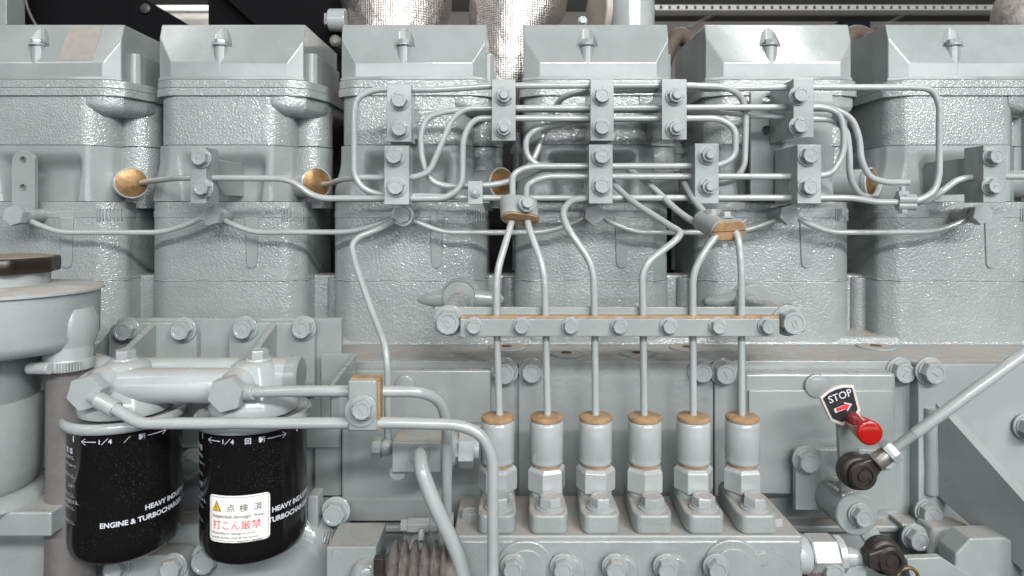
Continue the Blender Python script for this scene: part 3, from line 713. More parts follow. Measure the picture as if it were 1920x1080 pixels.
def make_valve(x):
    t = thing('delivery_valve', 'v', 'delivery valve', (x, -240, zt), GE)
    pts = [(x-17, -190), (x-25, -205), (x-28, -285)]+[(x-28+10*(1-math.cos(a)), -285-22*math.sin(a)) for a in (.5, 1.0, 1.4)]
    pts += [(2*x-p[0], p[1]) for p in pts[::-1]]
    part('flange', MB().xd(pts, zt, zt+27), DUSTY, t, bevel=4, seg=4, ang=50)
    zf = zt+27
    part('collar', MB().lathe((x, -240, zf), (0, 0, 1), [(24, 0), (24, 6), (22, 8)], 32), PIPE, t)
    hx = MB().lathe((x, -240, zf+8), (0, 0, 1), [(26, 0), (29.5, 3), (29.5, 32), (25.5, 37)], 6, rot=random.random())
    part('hex_nut', hx, PIPE, t, bevel=1.2)
    part('lower_seal', MB().lathe((x, -240, zf+44), (0, 0, 1), [(21, 0), (22, 3), (21, 7)], 32), TAN, t)
    part('sleeve', MB().lathe((x, -240, zf+48), (0, 0, 1), [(21, 0), (24.4, 2.5), (25, 6), (24.2, 10), (25.2, 13), (25.2, 59), (24, 63.5), (21, 64.5)], 40, ), PIPE, t, ang=60)
    part('top_seal', MB().lathe((x, -240, zf+112), (0, 0, 1), [(22, 0), (24.6, 1.5), (24.6, 5.5), (22, 7.4), (8, 8.2)], 36), TAN, t)
    bolt(t, (x+2.5, -282, zf), 16.5, 'hex', axis=(0, 0, 1), name='flange_bolt')
    return t
v0 = make_valve(VX[0])
vs = [v0]+[copy_tree(v0, None, V((SP*i, 0, 0))) for i in range(1, 6)]
for i, (v, l) in enumerate(zip(vs, ['first delivery valve from the left', 'second delivery valve from the left', 'third delivery valve from the left', 'fourth delivery valve from the left', 'fifth delivery valve from the left', 'rightmost delivery valve, nearest the stop lever'])):
    v['label'] = l+', grey sleeve with tan top'
    for ch in v.children:
        if ch.name.startswith('hex_nut'): ch.rotation_euler = (0, 0, (.1, .45, .02, .52, .15, .3)[i])
        if ch.name.startswith('flange_bolt'): ch.rotation_quaternion = Quaternion((0, 0, 1), (.3, .55, .1, .7, .9, .2)[i])

# ------------------------------------------------------------------ stop lever and linkage
t = thing('stop_lever', 'stop lever with black and red STOP plate and red handle', 'lever', P(1608, 1000, -240))
c = P(1608, 966, -262)
part('hub', MB().lathe((c.x, -262, c.z), (0, 1, 0), [(29, 0), (31, 2), (31, 66)], 40), PAINT, t)
part('hub_bolt_seat', MB().lathe((c.x+1, -262.5, c.z+1), (0, -1, 0), [(16, 0), (16, 2)], 28), PAINT, t)
bolt(t, (c.x+2, -263, c.z+2), 14, 'hex', name='hub_bolt', stamp='7')
q = [P(1578, 925, -250), P(1613, 935, -250), P(1611, 780, -250), P(1571, 780, -250)]
part('arm', MB().poly(q, (0, 9, 0)), PAINT, t, bevel=1)
part('weld_bead', MB().tube([P(1578, 930, -253), P(1597, 922, -254), P(1614, 932, -253)], 4, 10), CAST, t)
def tilt(u, v, dd, ang=-20, cx=1578, cy=757):     # plate axes
    a = math.radians(ang); return P(cx+u*math.cos(a)-v*math.sin(a), cy+u*math.sin(a)+v*math.cos(a), dd)
# plate outline in its own tilted axes (photo pixels)
out = [(-24, -24), (-12, -29), (0, -30.5), (12, -29), (24, -24), (27, 14), (18, 30), (-14, 33), (-27, 14)]
out = [(-31, -22), (-16, -28), (0, -30), (16, -28), (31, -22), (27, 22), (12, 36), (-12, 36), (-27, 22)]
s1 = 1.1
part('plate', MB().poly([tilt(u*s1+0, v*s1, -266) for u, v in out], (0, 7, 0)), SILV, t, bevel=1)
part('black_face', MB().poly([tilt(u*s1*.84, v*s1*.84-.5, -267.2) for u, v in out], (0, 1.4, 0)), INK, t)
def place_print(me, origin, ang, parent, mat, name='lettering'):
    for v in me.vertices:
        u, w = v.co.x, v.co.y; a = math.radians(ang)
        p = V((u*math.cos(a)-w*math.sin(a), 0, u*math.sin(a)+w*math.cos(a)))
        v.co = (p+origin-ORG[parent])*S
    me.materials.append(mat); return link(name, me, None, parent, ORG[parent])
o_ = tilt(-21, -8, -268.3)
place_print(text_mesh('STOP', 15, bold=.1), o_, 20, t, WHITE)
def arrow(sc): 
    pts = [(-17, 3.5), (5, 3.5), (5, 8), (18, 0), (5, -8), (5, -3.5), (-17, -3.5)]
    return [(u*sc if True else u, v*sc*1.15) for u, v in pts]
part('arrow_border', MB().poly([tilt(u+0, v+8, -268.0, -22) for u, v in arrow(1.0)], (0, .7, 0)), WHITE, t)
part('arrow', MB().poly([tilt(u+0, v+8, -268.7, -22) for u, v in arrow(.78)], (0, .7, 0)), REDINK, t)
a = P(1599, 787, -262); b = P(1632, 813, -318)
L = (b-a).length
part('handle', MB().lathe(a, b-a, [(12, 0), (12.5, 3), (15.5, L*.5), (17.4, L-4), (17.0, L-1.6), (15.5, L-.4), (13, L), (6, L+.6)], 36), RED, t, ang=60)
# ball joints and rod
def ball_joint(px, py, d, label, ux, uz):
    c = P(px, py, d); u = V((ux, 0, uz)).normalized()
    t = thing('ball_joint', label, 'ball joint', c, 'black ball joints on the linkage')
    m = MB(); m.lathe((c.x, d+24, c.z), (0, -1, 0), [(19, 0), (25, 4), (25, 20), (21, 24)], 36)
    part('boot', m, RUB, t, bevel=2)
    n = V((-u.z, 0, u.x))
    m = MB(); m.rings([[V((p.x, yy, p.z)) for p in [c+u*4+n*18, c+u*30+n*10, c+u*30-n*10, c+u*4-n*18]] for yy in (d+16, d-6)])
    part('neck', m, RUB, t, bevel=3)
    part('socket', MB().lathe((c.x+2, d+2, c.z-1), (0, -1, 0), [(20, 0), (20, 7), (17, 10), (13, 10), (12, 7), (8, 7), (7, 9), (2, 9.5)], 36), RUB, t)
    return t, c, u
jt, c, u = ball_joint(1612, 889, -296, 'black ball joint at the upper end of the linkage beside the stop lever', .80, .55)
t = thing('control_rod', 'long grey threaded control rod rising to the right edge', 'rod', c)
e = P(1935, 652, -330); a0 = c+(e-c)*.10
dirv = (e-c).normalized()
part('socket_tube', MB().lathe(c+dirv*27, dirv, [(11, 0), (12, 2), (12, 20)], 24), STEEL, t, bevel=.8)
bolt(t, c+dirv*47, 17, 'flat', axis=dirv, name='lock_nut')
pr = []
for j in range(22): pr += [(7.4, j*1.7), (6.3, j*1.7+.85)]
part('thread', MB().lathe(c+dirv*56, dirv, pr, 18), PIPE, t)
part('shaft', MB().lathe(c+dirv*93, dirv, [(7, 0), (7.7, 2), (7.7, 190), (6.6, 192), (6.6, 300)], 24), PIPE, t)
t2, c2, u2 = ball_joint(1664, 1048, -305, 'black ball joint at the lower end of the linkage by the pump fitting', -.95, -.02)
q = [P(1612, 1000, -245), P(1640, 985, -245), P(1690, 1060, -262), P(1650, 1062, -262)]
tag(part('link_bar', MB().poly(q, (0, 9, 0)), PAINT, bevel=1), 'flat grey arm slanting from the lever hub to the lower ball joint', 'lever')
# brass split ring
tag(part('brass_ring', MB().tube([P(1702+20*math.cos(a), 1084+20*math.sin(a), -300) for a in [i*math.pi/8 for i in range(17)]], 2.6, 6, 8), BRASS), 'small brass ring under the lower ball joint at the bottom edge', 'ring')
# pump end fitting
t = thing('pump_fitting', 'white-grey hex fitting screwed into the right end of the pump', 'fitting', P(1550, 1062, -285))
z = P(0, 1038, -285).z; x0 = 405
part('dome', MB().lathe((x0-4, -285, z), (1, 0, 0), [(27, 0), (27, 14), (24, 20)], 32), PIPE, t, bevel=1)
part('hex_body', MB().lathe((x0+17, -285, z), (1, 0, 0), [(25, 0), (27, 3), (27, 36), (25, 38)], 6, rot=.5), PIPE, t, bevel=1)
part('end_nut', MB().lathe((x0+55, -285, z), (1, 0, 0), [(25, 0), (25, 10), (22, 12)], 12, rot=.3), PIPE, t, bevel=1)
part('stem', MB().lathe((x0+67, -285, z-5), (1, 0, 0), [(14, 0), (14, 14), (12, 15), (12, 24)], 20), PIPE, t)
part('brass_end', MB().lathe((x0+91, -285, z-6), (1, 0, 0), [(13, 0), (13, 12)], 6), STEEL, t, bevel=.6)
t = thing('lower_fitting', 'small hex bolt and bracket at the bottom edge under the pump fitting', 'fitting', P(1580, 1100, -300))
part('bracket', MB().rect(1545, 1625, 1062, 1110, -296, 20), PIPE, t, bevel=1.5)
boltat(t, 1568, 1078, -296, 20, 'hex')
pr = []
for j in range(8): pr += [(18, j*4), (15, j*4+2)]
tag(part('small_bellows', MB().lathe(P(1506, 1082, -290), (1, 0, 0), pr, 24), BELL), 'small ribbed rubber bellows at the right foot of the pump', 'bellows')

# ------------------------------------------------------------------ right mounting bracket
t = thing('engine_bracket', 'heavy grey bracket plate with welded slanting gusset at the right edge', 'bracket', P(1820, 1000, -150))
part('mounting_plate', MB().rect(1722, 2040, 683, 981, -156, 30), paint('bracket_grey', (.30, .335, .335), .34), t, bevel=2, seg=3)
q = [P(1752, 752, -154), P(1752, 926, -154), P(1985, 1130, -330), P(1985, 1012, -330)]
part('gusset', MB().poly(q, (17, 8, 3)), paint('gusset_grey', (.27, .305, .305), .36, dust=.5), t, bevel=1.5)
wp = [P(1745+random.uniform(-1, 1), 765+i*16, -156) for i in range(11)]
part('weld_bead', MB().tube(wp, 11, 6), CASTS, t)
boltat(t, 1755, 701, -156, 22, 'hex', stamp='7')
boltat(t, 1750, 967, -156, 20, 'hex', stamp='7')
boltat(t, 1938, 806, -160, 20, 'long')
t = thing('foot_casting', 'sloped grey casting with a hex bolt under the right bracket', 'casting', P(1760, 1080, -190))
part('foot', MB().poly([P(1690, 982, -170), P(1860, 982, -170), P(1930, 1100, -170), P(1710, 1100, -170)], (0, 40, 0)), CASTS, t, bevel=4)
part('lug', MB().poly([P(1748, 990, -200), P(1840, 990, -200), P(1806, 1050, -240), P(1780, 1075, -240), P(1740, 1040, -215)], (0, 40, 0)), DUSTY, t, bevel=4)
boltat(t, 1726, 1016, -190, 20, 'hex', stamp='7')
q = [(1792, 1040), (1820, 1010), (1885, 1008), (1990, 1060), (1990, 1140), (1792, 1140)]
tag(part('octagonal_cover', MB().poly([P(x, y, -270) for x, y in q], (0, 40, 0)), PAINT, bevel=3, seg=3), 'grey cover with cut corners at the lower right corner', 'cover')
q = [(1700, 1048), (1765, 1045), (1850, 1100), (1710, 1100)]
tag(part('slanted_strap', MB().poly([P(x, y, -275) for x, y in q], (0, 12, 0)), PAINT, bevel=1.5), 'flat slanted strap right of the lower ball joint at the bottom edge', 'strap')

# ------------------------------------------------------------------ fuel block and thick pipes
t = thing('fuel_block', 'grey square fuel block with tan dusty top below the pipe clamp', 'fuel block', P(780, 886, -260))
part('block', MB().rect(735, 826, 829, 886, -292, 58), paint('block_paint', G0, .32, dust=1.0), t, bevel=1.5)
cc = P(787, 852, -292)
part('outlet_boss', MB().lathe((cc.x, -292, cc.z), (0, -1, 0), [(15, 0), (14, 5)], 24), PAINT, t, bevel=1)
z = P(0, 838, -255).z
xl = P(735, 0, -280).x
part('banjo_ball', MB().sphere((xl-12, -258, z), 12), PIPE, t)
bolt(t, (xl-19, -258, z), 16, 'flat', axis=(-1, 0, 0), name='banjo_nut')
xr = P(826, 0, -280).x
part('union_thread', MB().lathe((xr, -262, z), (1, 0, 0), [(15, 0), (15, 55)], 24), PIPE, t)
bolt(t, (xr+14, -262, z), 23, 'hex', axis=(1, 0, 0), name='union_nut'); bolt(t, (xr+26, -262, z), 27, 'flat', axis=(1, 0, 0), name='union_nut')
part('drain_plug', MB().lathe(P(748, 880, -270), (0, -1, 0), [(12, 0), (12, 12)], 24), PAINT, t, bevel=1)
pipe('thick_fuel_pipe', [(787, 851, -288), (787, 853, -322), (790, 880, -345), (812, 940, -350), (862, 1045, -350), (882, 1130, -350)], 10.2, 'thickest grey pipe leaving the fuel block and slanting down to the pump', R=30)
GF = 'fuel filter pipes'
pipe('filter_pipe', [(172, 744, -372), (200, 756, -386), (262, 794, -392), (300, 794, -392), (655, 793, -392), (720, 792, -392), (862, 796, -392), (905, 815, -392), (924, 858, -392), (924, 1000, -392), (924, 1130, -392)], 7.3, 'lower filter pipe from the left filter bolt, bending down in front of the first valve', group=GF, R=48)
pipe('filter_pipe', [(440, 736, -350), (480, 735, -360), (560, 733, -372), (655, 733, -378), (790, 734, -372), (825, 750, -350), (838, 790, -330), (838, 960, -300), (836, 985, -296)], 7.3, 'upper filter pipe from the right filter bolt, bending down behind the lower one', group=GF, R=46)
tag(part('pipe_socket', MB().lathe(P(836, 962, -296), (0, 0, -1), [(10, 0), (11, 3), (11, 40)], 24), PIPE), 'round socket where the upper filter pipe meets the pump', 'fitting')
m = MB(); dv = P(262, 794, -392)-P(200, 756, -386)
t = thing('filter_pipe_clamp', 'wide clamp with tan rubber edge and one bolt on the two filter pipes', 'pipe clamp', P(682, 810, -395))
part('clamp_plate', MB().rect(652, 706, 713, 809, -404, 6), PAINT, t, bevel=3, seg=3)
part('rubber_liner', MB().rect(656, 713, 709, 806, -397.5, 18), TAN, t, bevel=1.2)
part('rear_plate', MB().rect(653, 706, 713, 809, -379, 5), PAINT, t, bevel=1.5)
part('washer', MB().lathe(P(677, 770, -404), (0, -1, 0), [(20, 0), (20, 2.5)], 32), PAINT, t, bevel=.6)
boltat(t, 676, 772, -406, 20, 'hex', stamp='7')
t = thing('bent_bracket', 'thick bent strip bracket with S-fold carrying the filter pipe clamp', 'bracket', P(640, 760, -250))
q = [P(604, 660, -160), P(655, 660, -160), P(668, 668, -170), P(640, 700, -330), P(634, 715, -350), P(660, 716, -376), P(700, 716, -376)]
pts = []
top = [(604, -165), (655, -165), (668, -172), (667, -182), (628, -350), (630, -366), (640, -372), (704, -372)]
m = MB(); zz = P(0, 662, -165).z; zb = zz-52
pl = [((px-960)*k(d_), d_) for px, d_ in top]
vin = []
for i, (x, d_) in enumerate(pl):
    a = V(pl[max(i-1, 0)]); b = V(pl[min(i+1, len(pl)-1)]); tdir = (b-a).normalized(); nn = V((tdir.y, -tdir.x)); vin.append((x+nn.x*6, d_+nn.y*6))
m.xd(pl+vin[::-1], zb, zz)
part('strip', m, PAINT, t, bevel=1, ang=50)

# ------------------------------------------------------------------ filter bracket, head, canisters
t = thing('filter_bracket', 'wide grey filter bracket plate with four bolts above the black filters', 'bracket', P(420, 840, -150))
q = [P(225, 597, -150), P(640, 597, -150), P(640, 840, -150), P(175, 840, -150), P(175, 655, -150)]
part('back_plate', MB().poly(q, (0, 14, 0)), PAINT, t, bevel=1.5)
for x0, x1 in ((208, 372), (432, 592)):
    a = P(x0, 603, -158); b = P(x1, 740, -158)
    part('mount_pad', MB().xz(rrect(a.x, b.x, b.z, a.z, 20, 6, 't'), -166, -149), PAINT, t, bevel=3, seg=3)
for px, d0_, in ((286, 0), (512, 0)):
    x = P(px, 0, -166).x
    part('gusset', MB().poly([(x-5, -164, P(0, 604, -166).z), (x-5, -164, P(0, 720, -166).z), (x-5, -300, -240), (x-5, -290, -222)], (11, 0, 0)), PAINT, t, bevel=3, seg=3)
for px, py in ((229, 622), (336, 621), (453, 619), (564, 618)): boltat(t, px, py, -166, 19, 'hex', stamp='7')
t = FH = thing('filter_casting', 'rounded grey filter head casting with two big hex unions on top of the black filters', 'filter head', P(350, 750, -300))
zc = P(0, 705, -290).z
FX = [-542, -362]; FD = -300
part('gallery', MB().lathe((-590, -318, zc-6), (1, 0, 0), [(20, 0), (24, 3), (24, 205), (22, 210)], 32), HEADC, t)
part('upper_gallery', MB().lathe((-560, -276, zc+4), (1, 0, 0), [(15, 0), (19, 3), (19, 180), (17, 184)], 28), HEADC, t)
for i, x in enumerate(FX):
    part('bowl', MB().lathe((x, FD, -274), (0, 0, 1), [(58, 0), (60, 10), (48, 26), (36, 46), (30, 62), (22, 68)], 40), HEADC, t, ang=60)
    a = V((x-4 if i == 0 else x+4, -296, zc+22)); 
    part('bolt_pad', MB().lathe(a, (0, 0, 1), [(22, -8), (18, 4), (17, 6)], 24), HEADC, t)
    bolt(t, a+V((0, 0, 6)), 14, 'flat', axis=(0, 0, 1), name='vent_bolt')
    hp = P(152, 741, -376) if i == 0 else P(421, 742, -372)
    part('union_boss', MB().lathe((hp.x, -300, hp.z), (0, -1, 0), [(26, 0), (25, 36), (21, 40), (19, 60)], 32), HEADC, t, ang=50)
    bolt(t, (hp.x, -352, hp.z), 24, 'plain', name='union_bolt', rot=.25)
part('left_lobe', MB().lathe((-600, -290, zc-34), (0, 0, 1), [(30, 0), (34, 10), (34, 40), (26, 58), (12, 64)], 32), HEADC, t, ang=60)
part('end_neck', MB().lathe((-352, -288, zc+2), (1, 0, 0), [(24, 0), (24, 46)], 32), HEADC, t)
part('end_plug', MB().lathe((-319, -288, zc+2), (1, 0, 0), [(22, 0), (26, 2), (26, 16), (23, 19)], 36), PAINT, t)
# pipe collars
a = P(185, 750, -380); b = P(218, 768, -387)
part('pipe_collar', MB().cyl(a, b, 10.5), PIPE, t, bevel=1); part('pipe_collar', MB().cyl(P(446, 736, -352), P(478, 735, -360), 10.5), PIPE, t, bevel=1)
def hit(px, py, cx, cd, r):       # camera ray against the can wall: angle and height of the printed point
    dx, dd = (px-960), F; ox, od = 0-cx, -F-cd
    A = dx*dx+dd*dd; Bq = 2*(ox*dx+od*dd); C_ = ox*ox+od*od-r*r
    disc = Bq*Bq-4*A*C_
    s_ = (-Bq-math.sqrt(max(disc, 0)))/(2*A)
    x, dd_ = ox+s_*dx, od+s_*dd
    return math.atan2(x, -dd_), (400-py)*s_
RC = 70.5
def can_print(parent, s, px, py, size, cx, mat=WHITE, lift=.35, bold=0.0, align='LEFT', th=None, zz=None, name='lettering'):
    if th is None: th, zz = hit(px, py, cx, FD, RC)
    me = text_mesh(s, size, bold, align=align)
    for v in me.vertices:
        a = th+v.co.x/RC; r = RC+lift
        v.co = (V((cx+r*math.sin(a), FD-r*math.cos(a), zz+v.co.y))-ORG[parent])*S
    me.materials.append(mat); return link(name, me, None, parent, ORG[parent])
def can_patch(cx, th0, th1, z0, z1, lift, rr=5, n=16):
    m = MB(); W = (th1-th0)*RC; pts = rrect(0, W, z0, z1, rr, 5)
    # strip mesh: columns
    cols = []
    for i in range(n+1):
        u = W*i/n; e = 0
        if u < rr: e = rr-math.sqrt(max(0, rr*rr-(rr-u)**2))
        if u > W-rr: e = rr-math.sqrt(max(0, rr*rr-(u-W+rr)**2))
        cols.append((u, z0+e, z1-e))
    us = sorted(set([W*i/n for i in range(n+1)]+[rr*.15, rr*.4, W-rr*.15, W-rr*.4]))
    prev = None
    for u in us:
        e = 0
        if u < rr: e = rr-math.sqrt(max(0, rr*rr-(rr-u)**2))
        if u > W-rr: e = rr-math.sqrt(max(0, rr*rr-(u-W+rr)**2))
        a = th0+u/RC; r = RC+lift
        p = [m.bm.verts.new((cx+r*math.sin(a), FD-r*math.cos(a), zz)) for zz in (z0+e, z1-e)]
        if prev: m.bm.faces.new((prev[0], p[0], p[1], prev[1]))
        prev = p
    return m
def make_can(cx, label):
    t = thing('oil_filter', label, 'filter', (cx, FD, -463), 'black screw-on filters')
    pr = [(10, -467), (46, -466.5), (58, -463), (66, -456), (69.5, -446), (70.5, -436), (70.5, -292), (72, -287), (73, -284)]
    m = MB(); m.lathe((cx, FD, 0), (0, 0, 1), pr, 72)
    part('canister', m, CAN, t, ang=60)
    m = MB(); m.lathe((cx, FD, 0), (0, 0, 1), [(72, -288), (77, -286), (78.6, -280), (77, -274.5), (73.5, -273), (71.5, -276), (40, -279)], 72)
    part('rim', m, PIPE, t, ang=60)
    return t
f1 = make_can(FX[0], 'left black filter can with white print and no sticker')
f2 = make_can(FX[1], 'right black filter can with the white inspection sticker')
for f, cx, ox in ((f1, FX[0], 0), (f2, FX[1], 0)):
    L = f is f1
    th0, zz0 = hit(186 if L else 418, 829 if L else 828, cx, FD, RC)
    can_print(f, '1／4', 0, 0, 8.5, cx, th=th0-2/RC, zz=zz0-3, bold=.15)
    can_print(f, '／' if L else '回', 0, 0, 8.5, cx, th=th0+28/RC, zz=zz0-3, bold=.1)
    can_print(f, '転', 0, 0, 8.5, cx, th=th0+45/RC, zz=zz0-3, bold=.15)
    for s_, u0, u1 in ((-1, -24, -4), (1, 56, 82)):
        m = MB(); r = RC+.4
        def cp(u, w): a = th0+u/RC; return V((cx+r*math.sin(a), FD-r*math.cos(a), zz0+w))
        def strip(us, w0, w1):
            pv = None
            for j in range(7):
                u = us[0]+(us[1]-us[0])*j/6; q_ = [m.bm.verts.new(cp(u, w0(j/6))), m.bm.verts.new(cp(u, w1(j/6)))]
                if pv: m.bm.faces.new((pv[0], q_[0], q_[1], pv[1]))
                pv = q_
        strip((u0, u1), lambda q_: -.5, lambda q_: .5)
        tip = u0 if s_ < 0 else u1
        for g in (-1, 1): strip((tip, tip-s_*6), lambda q_: g*q_*4.2-.5, lambda q_: g*q_*4.2+.5)
        part('arrow_print', m, WHITE, f)
    for u in (-40, 100):
        a_ = th0+u/RC; part('tick_print', can_patch(cx, a_, a_+2.4/RC, zz0-2, zz0+8, .4, .3, 2), WHITE, f)
    can_print(f, '要 領', 0, 0, 8.5, cx, th=th0-60/RC, zz=zz0-18, bold=.1)
    lines = [('フィルタを清掃する。', 838+40, 140 if L else 384), ('ねじ込んでから3/4〜1', 852+30, 140 if L else 384), ('漏れを確認のこと。', 900, 140 if L else 384),
             ('注 意 ！', 915, 132 if L else 378), ('交換を行うこと。', 934, 138 if L else 384), ('火気の近くに置き故障の原因にする。', 945, 138 if L else 384), ('指定品を使用のこと。', 957, 138 if L else 384), ('廃油は処理のこと。', 986, 140 if L else 384)]
    thr, zr = hit(140 if L else 384, 880, cx, FD, RC)
    yl = [862, 876, 896, 915, 933, 945, 957, 984]
    for (s_, _, _), yy in zip(lines, yl):
        _, z_ = hit(165 if L else 405, yy+4, cx, FD, RC)
        can_print(f, s_, 0, 0, 5.2, cx, th=th0-34/RC+(8 if len(s_) > 12 else 0)/RC, zz=z_, align='RIGHT')
    xa, ya = (187, 991) if L else (436, 990)
    th1, z1_ = hit(xa, ya, cx, FD, RC)
    can_print(f, 'ENGINE & TURBOCHARGER, LTD.', 0, 0, 9.2, cx, th=th1, zz=z1_, bold=.3)
    can_print(f, 'HEAVY INDUSTRIES' if L else 'HI HEAVY INDUSTRIES', 0, 0, 9.2, cx, th=th1+(52 if L else 37)/RC, zz=z1_+13, bold=.3)
# sticker
t0_, zt_ = hit(395, 925, FX[1], FD, RC); t1_, _ = hit(506, 925, FX[1], FD, RC); _, zb_ = hit(450, 1017, FX[1], FD, RC)
_, zt_ = hit(450, 929, FX[1], FD, RC)
st = part('inspection_sticker', can_patch(FX[1], t0_, t1_, zb_, zt_, .9, 5), STICK, f2)
Wd = (t1_-t0_)*RC; H = zt_-zb_
def sp(s, u, v, size, mat=INK, bold=0.0, lift=1.5): return can_print(st, s, 0, 0, size, FX[1], mat, lift, bold, th=t0_+u/RC, zz=zb_+v)
for (u0, u1, v0, v1) in ((2, Wd-2, 2, 2.5), (2, Wd-2, H-2.5, H-2), (2, 2.5, 2, H-2), (Wd-2.5, Wd-2, 2, H-2)):
    part('sticker_border', can_patch(FX[1], t0_+u0/RC, t0_+u1/RC, zb_+v0, zb_+v1, 1.3, .1, 12), INK, st)
def tri(m, pts, lift):
    vv = []
    for u, v in pts:
        a_ = t0_+u/RC; vv.append(m.bm.verts.new((FX[1]+(RC+lift)*math.sin(a_), FD-(RC+lift)*math.cos(a_), zb_+v)))
    m.bm.faces.new(vv); return m
part('warning_triangle', tri(MB(), [(5, H-21), (18.5, H-21), (11.8, H-7)], 1.5), INK, st)
part('warning_fill', tri(MB(), [(6.4, H-20.2), (17.1, H-20.2), (11.8, H-9)], 1.8), YEL, st)
sp('!', 10.2, H-19.4, 9, bold=.2, lift=2.1)
sp('点', 26, H-20, 11); sp('検', 42, H-20, 11); sp('済', 59, H-20, 11)
sp('Inspected-damage  free.', 5.5, H-29, 7.0)
sp('打こん厳禁', 6, H-43, 12.6, REDINK)
sp('Mishandling or damage incurred', 4.5, H-50, 4.4); sp('outside factory voids all warrantees.', 4.5, H-55.5, 4.2); sp('32562－00800', 40, H-62, 5)

# ------------------------------------------------------------------ filler tank and hose at the left
t = thing('coolant_tank', 'rounded grey filler tank at the left edge below the first head', 'tank', (-735, -330, -440))
cx, cd = -688, -330
part('neck', MB().lathe((cx-8, cd, -100), (0, 0, 1), [(57, 0), (57, 24)], 48), PIPE, t)
part('tank_lid', MB().lathe((cx, cd, -104), (0, 0, 1), [(108, -4), (114, -2), (114, 1), (106, 4), (56, 8)], 64), paint('tank_paint', (.36, .40, .405), .28, dust=1.1), t, ang=60)
part('tank_body', MB().lathe((cx, cd, -172), (0, 0, 1), [(70, -16), (98, -10), (108, 4), (109, 62), (110, 65)], 64), paint('tank_side', (.36, .40, .405), .26), t, ang=60)
part('lower_neck', MB().lathe((cx-46, cd, -250), (0, 0, 1), [(74, -4), (76, 0), (78, 20), (92, 62)], 48), PAINT, t, ang=60)
part('outlet_pipe', MB().lathe((cx-48, cd, -385), (0, 0, 1), [(46, -4), (66, 6), (78, 22), (80, 40), (82, 128), (79, 134)], 48), CASTS, t, ang=60)
part('spout', MB().lathe(P(128, 640, -330), (0, 0, 1), [(28, -28), (29, -8), (32, 0), (35, 12), (35, 30), (30, 46)], 32), PIPE, t, ang=60)
t = thing('filler_cap', 'dark brown lobed filler cap on the left tank', 'cap', (cx-8, cd, -76))
rs = []
for z_, s_ in ((-80, .97), (-78, 1), (-62, 1), (-59.5, .97)):
    rs.append([V((cx-8+(66+3*math.cos(8*a))*s_*math.cos(a), cd+(66+3*math.cos(8*a))*s_*math.sin(a), z_)) for a in [2*math.pi*i/72 for i in range(72)]])
part('cap_disc', MB().rings(rs), plain('brown_cap', (.018, .012, .009), .35, var=.4), t, ang=50)
part('cap_top', MB().lathe((cx-8, cd, -59.6), (0, 0, 1), [(60, 0), (58, 1.5)], 48), plain('dusty_cap', (.20, .165, .135), .7), t)
c = P(128, 676, -330)
t = thing('vertical_hose', 'taupe vertical hose running down left of the black filters', 'hose', (c.x, -330, -640))
part('hose_cuff', MB().lathe((c.x, -330, c.z-6), (0, 0, 1), [(30, 0), (30, 30), (28.5, 31)], 32), PIPE, t)
part('hose', MB().lathe((c.x-4, -320, -640), (0, 0, 1), [(34, 0), (29, 200), (28, 440)], 32), TAUPE, t)
part('sealant', MB().lathe((c.x, -330, c.z+24), (0, 0, 1), [(29, 0), (30.6, 1), (29, 3)], 32), TAN, t)
t = thing('hose_clip', 'worm-drive hose clip round the hose below the left tank', 'hose clip', (c.x, -330, c.z-4))
part('band', MB().lathe((c.x, -330, c.z-10), (0, 0, 1), [(31, 0), (31.5, 1), (31.5, 14), (31, 15)], 36, cap=(False, False)), PIPE, t)
part('screw_housing', MB().cyl((c.x-30, -360, c.z-3), (c.x+2, -366, c.z-2), 8, n=20), PIPE, t, bevel=1.5)
for j in range(9):
    a = -0.0+j*.09; part('band_slot', MB().box(c.x+6+j*3.0, c.x+7.4+j*3.0, -362.6+j*1.2, -358+j*1.2, c.z-8, c.z+3), PIPE, t)
t = thing('pipe_flange', 'grey flange ledge below the tank outlet at the left edge', 'flange', P(20, 980, -330))
part('flange_plate', MB().box(-860, -598, -370, -270, -420, -388), PAINT, t, bevel=3)
part('flange_ring', MB().lathe((-745, -330, -388), (0, 0, 1), [(100, 0), (96, 8), (84, 14)], 48), PAINT, t, ang=60)
tag(part('round_housing', MB().lathe((-760, -300, -520), (.25, -1, 0), [(120, -40), (120, 0), (112, 8), (70, 10)], 56), DUSTY, ang=50), 'dusty round housing at the lower left corner', 'housing')

# ------------------------------------------------------------------ low castings at the bottom left
t = thing('gallery_casting', 'lumpy grey casting along the bottom behind the black filters', 'casting', P(480, 1090, -240))
part('casting', MB().poly([P(150, 1000, -236), P(640, 965, -236), P(640, 1140, -236), P(150, 1140, -236)], (0, 60, 0)), CASTS, t, bevel=8, seg=3)
part('lump', MB().lathe(P(520, 1060, -240), (0, -1, 0), [(100, 0), (92, 26), (70, 34)], 40), CASTS, t, ang=60)
boltat(t, 378, 1058, -262, 24, 'hex')
boltat(t, 624, 968, -246, 22, 'hex')
part('upright_lug', MB().rect(575, 596, 930, 1010, -262, 30), PAINT, t, bevel=3)
boltat(t, 352, 878, -150, 24, 'hex', name='wall_bolt')
t = thing('corner_plate', 'rounded stained plate with two bolts under the left black filter', 'plate', P(270, 1090, -275))
a = P(180, 1042, -275); b = P(352, 1120, -275)
part('plate', MB().xz(rrect(a.x, b.x, b.z, a.z, 18, 6, 't'), -275, -240), paint('stained_plate', G0, .4, dust=.9, stain=.35), t, bevel=3)
for px in (208, 316): boltat(t, px, 1072, -275, 20, 'hex')
t = thing('front_box', 'plain square-cornered box with a round plug at the bottom edge left of the bellows', 'box', P(660, 1100, -300))
part('box', MB().rect(612, 705, 1026, 1120, -330, 70), PAINT, t, bevel=1.5)
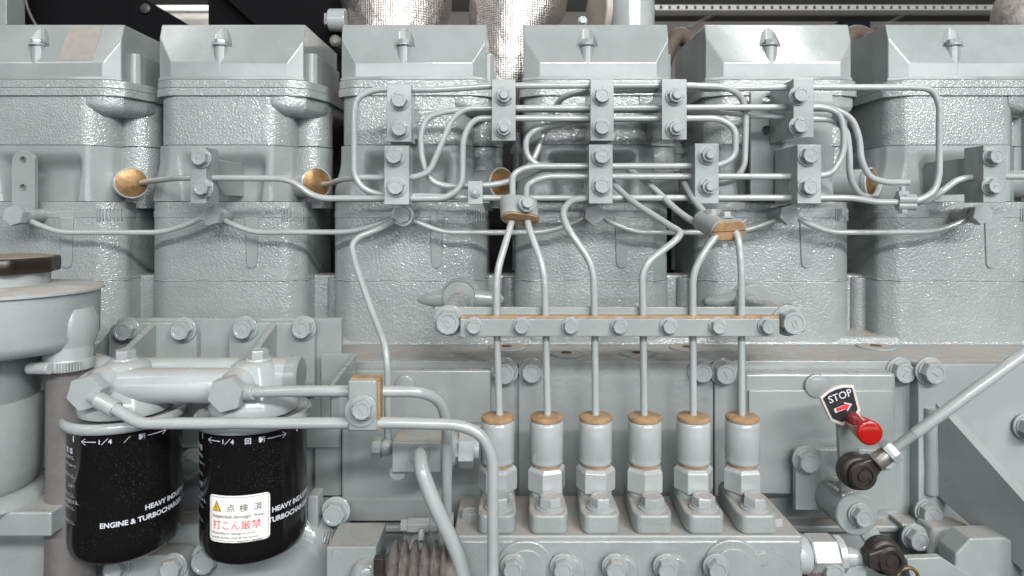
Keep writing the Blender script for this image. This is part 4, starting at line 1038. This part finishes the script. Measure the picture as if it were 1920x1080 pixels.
part('round_plug', MB().lathe(P(630, 1042, -330), (0, -1, 0), [(6.5, 0), (6, 1)], 24), PAINT, t)
part('knob', MB().lathe(P(688, 1076, -331), (0, -1, 0), [(22, 0), (20, 14), (10, 18)], 24), CASTS, t, ang=60)
z = P(0, 1085, -350).z
t = thing('rubber_bellows', 'grey-brown ribbed rubber bellows at the bottom edge beside the thick pipe', 'bellows', P(775, 1085, -330))
xb = P(718, 0, -350).x
pr = [(20, 0)]
for j in range(6): pr += [(23, 4+j*14), (37, 9+j*14), (38, 11+j*14), (25, 15+j*14)]
pr += [(28, 92), (28, 104)]
part('ribs', MB().lathe((xb, -330, z), (1, 0, 0), pr, 40), BELL, t, ang=50)
part('clip_block', MB().box(xb-8, xb+5, -372, -360, z+6, z+38), RUB, t, bevel=1)
m = MB()
for j in range(15): m.bm
hel = [P(572, 1011, -258)+V((j*.5, 8.5*math.sin(j*math.pi/4)*1.0, 8.5*math.cos(j*math.pi/4))) for j in range(170)]
t = thing('coil_spring', 'small coil spring lying level right of the right filter', 'spring', P(610, 1020, -258))
part('coil', MB().tube(hel, 1.5, .5, 6), PIPE, t)
part('hook', MB().lathe(hel[-1]+V((-4, 0, -6)), (1, 0, 0), [(8, 0), (9, 4), (9, 14), (5, 18)], 20), PIPE, t)
t = thing('drain_cock', 'small drain cock with hex body and round disc behind the thick pipe', 'valve', P(785, 1020, -240))
part('hex_body', MB().lathe(P(752, 985, -250), (1, 0, 0), [(9, 0), (9, 10), (11, 11), (11, 42), (9, 43), (9, 55)], 6), PIPE, t, bevel=.6)
part('disc', MB().lathe(P(787, 1018, -236), (0, -1, 0), [(16, -20), (15, 14), (14, 16)], 32), PIPE, t)
part('spindle', MB().cyl(P(791, 992, -270), P(789, 1012, -275), 5), PIPE, t)
part('cock_base', MB().rect(755, 850, 985, 1060, -225, 30), PAINT, t, bevel=3)
tag(part('grey_post', MB().rect(640, 700, 680, 1000, -128, 3), PAINT), 'x', 'x') if False else None
tag(part('dark_guard', MB().poly([P(590, 800, -145), P(604, 790, -145), P(640, 790, -145), P(640, 930, -145), P(590, 930, -145)], (0, 8, 0)), PAINT, bevel=1.5), 'narrow grey upright plate just right of the right black filter', 'plate')

for o in list(bpy.data.objects):
    if o.type == 'MESH' and not o.data.polygons: bpy.data.objects.remove(o)
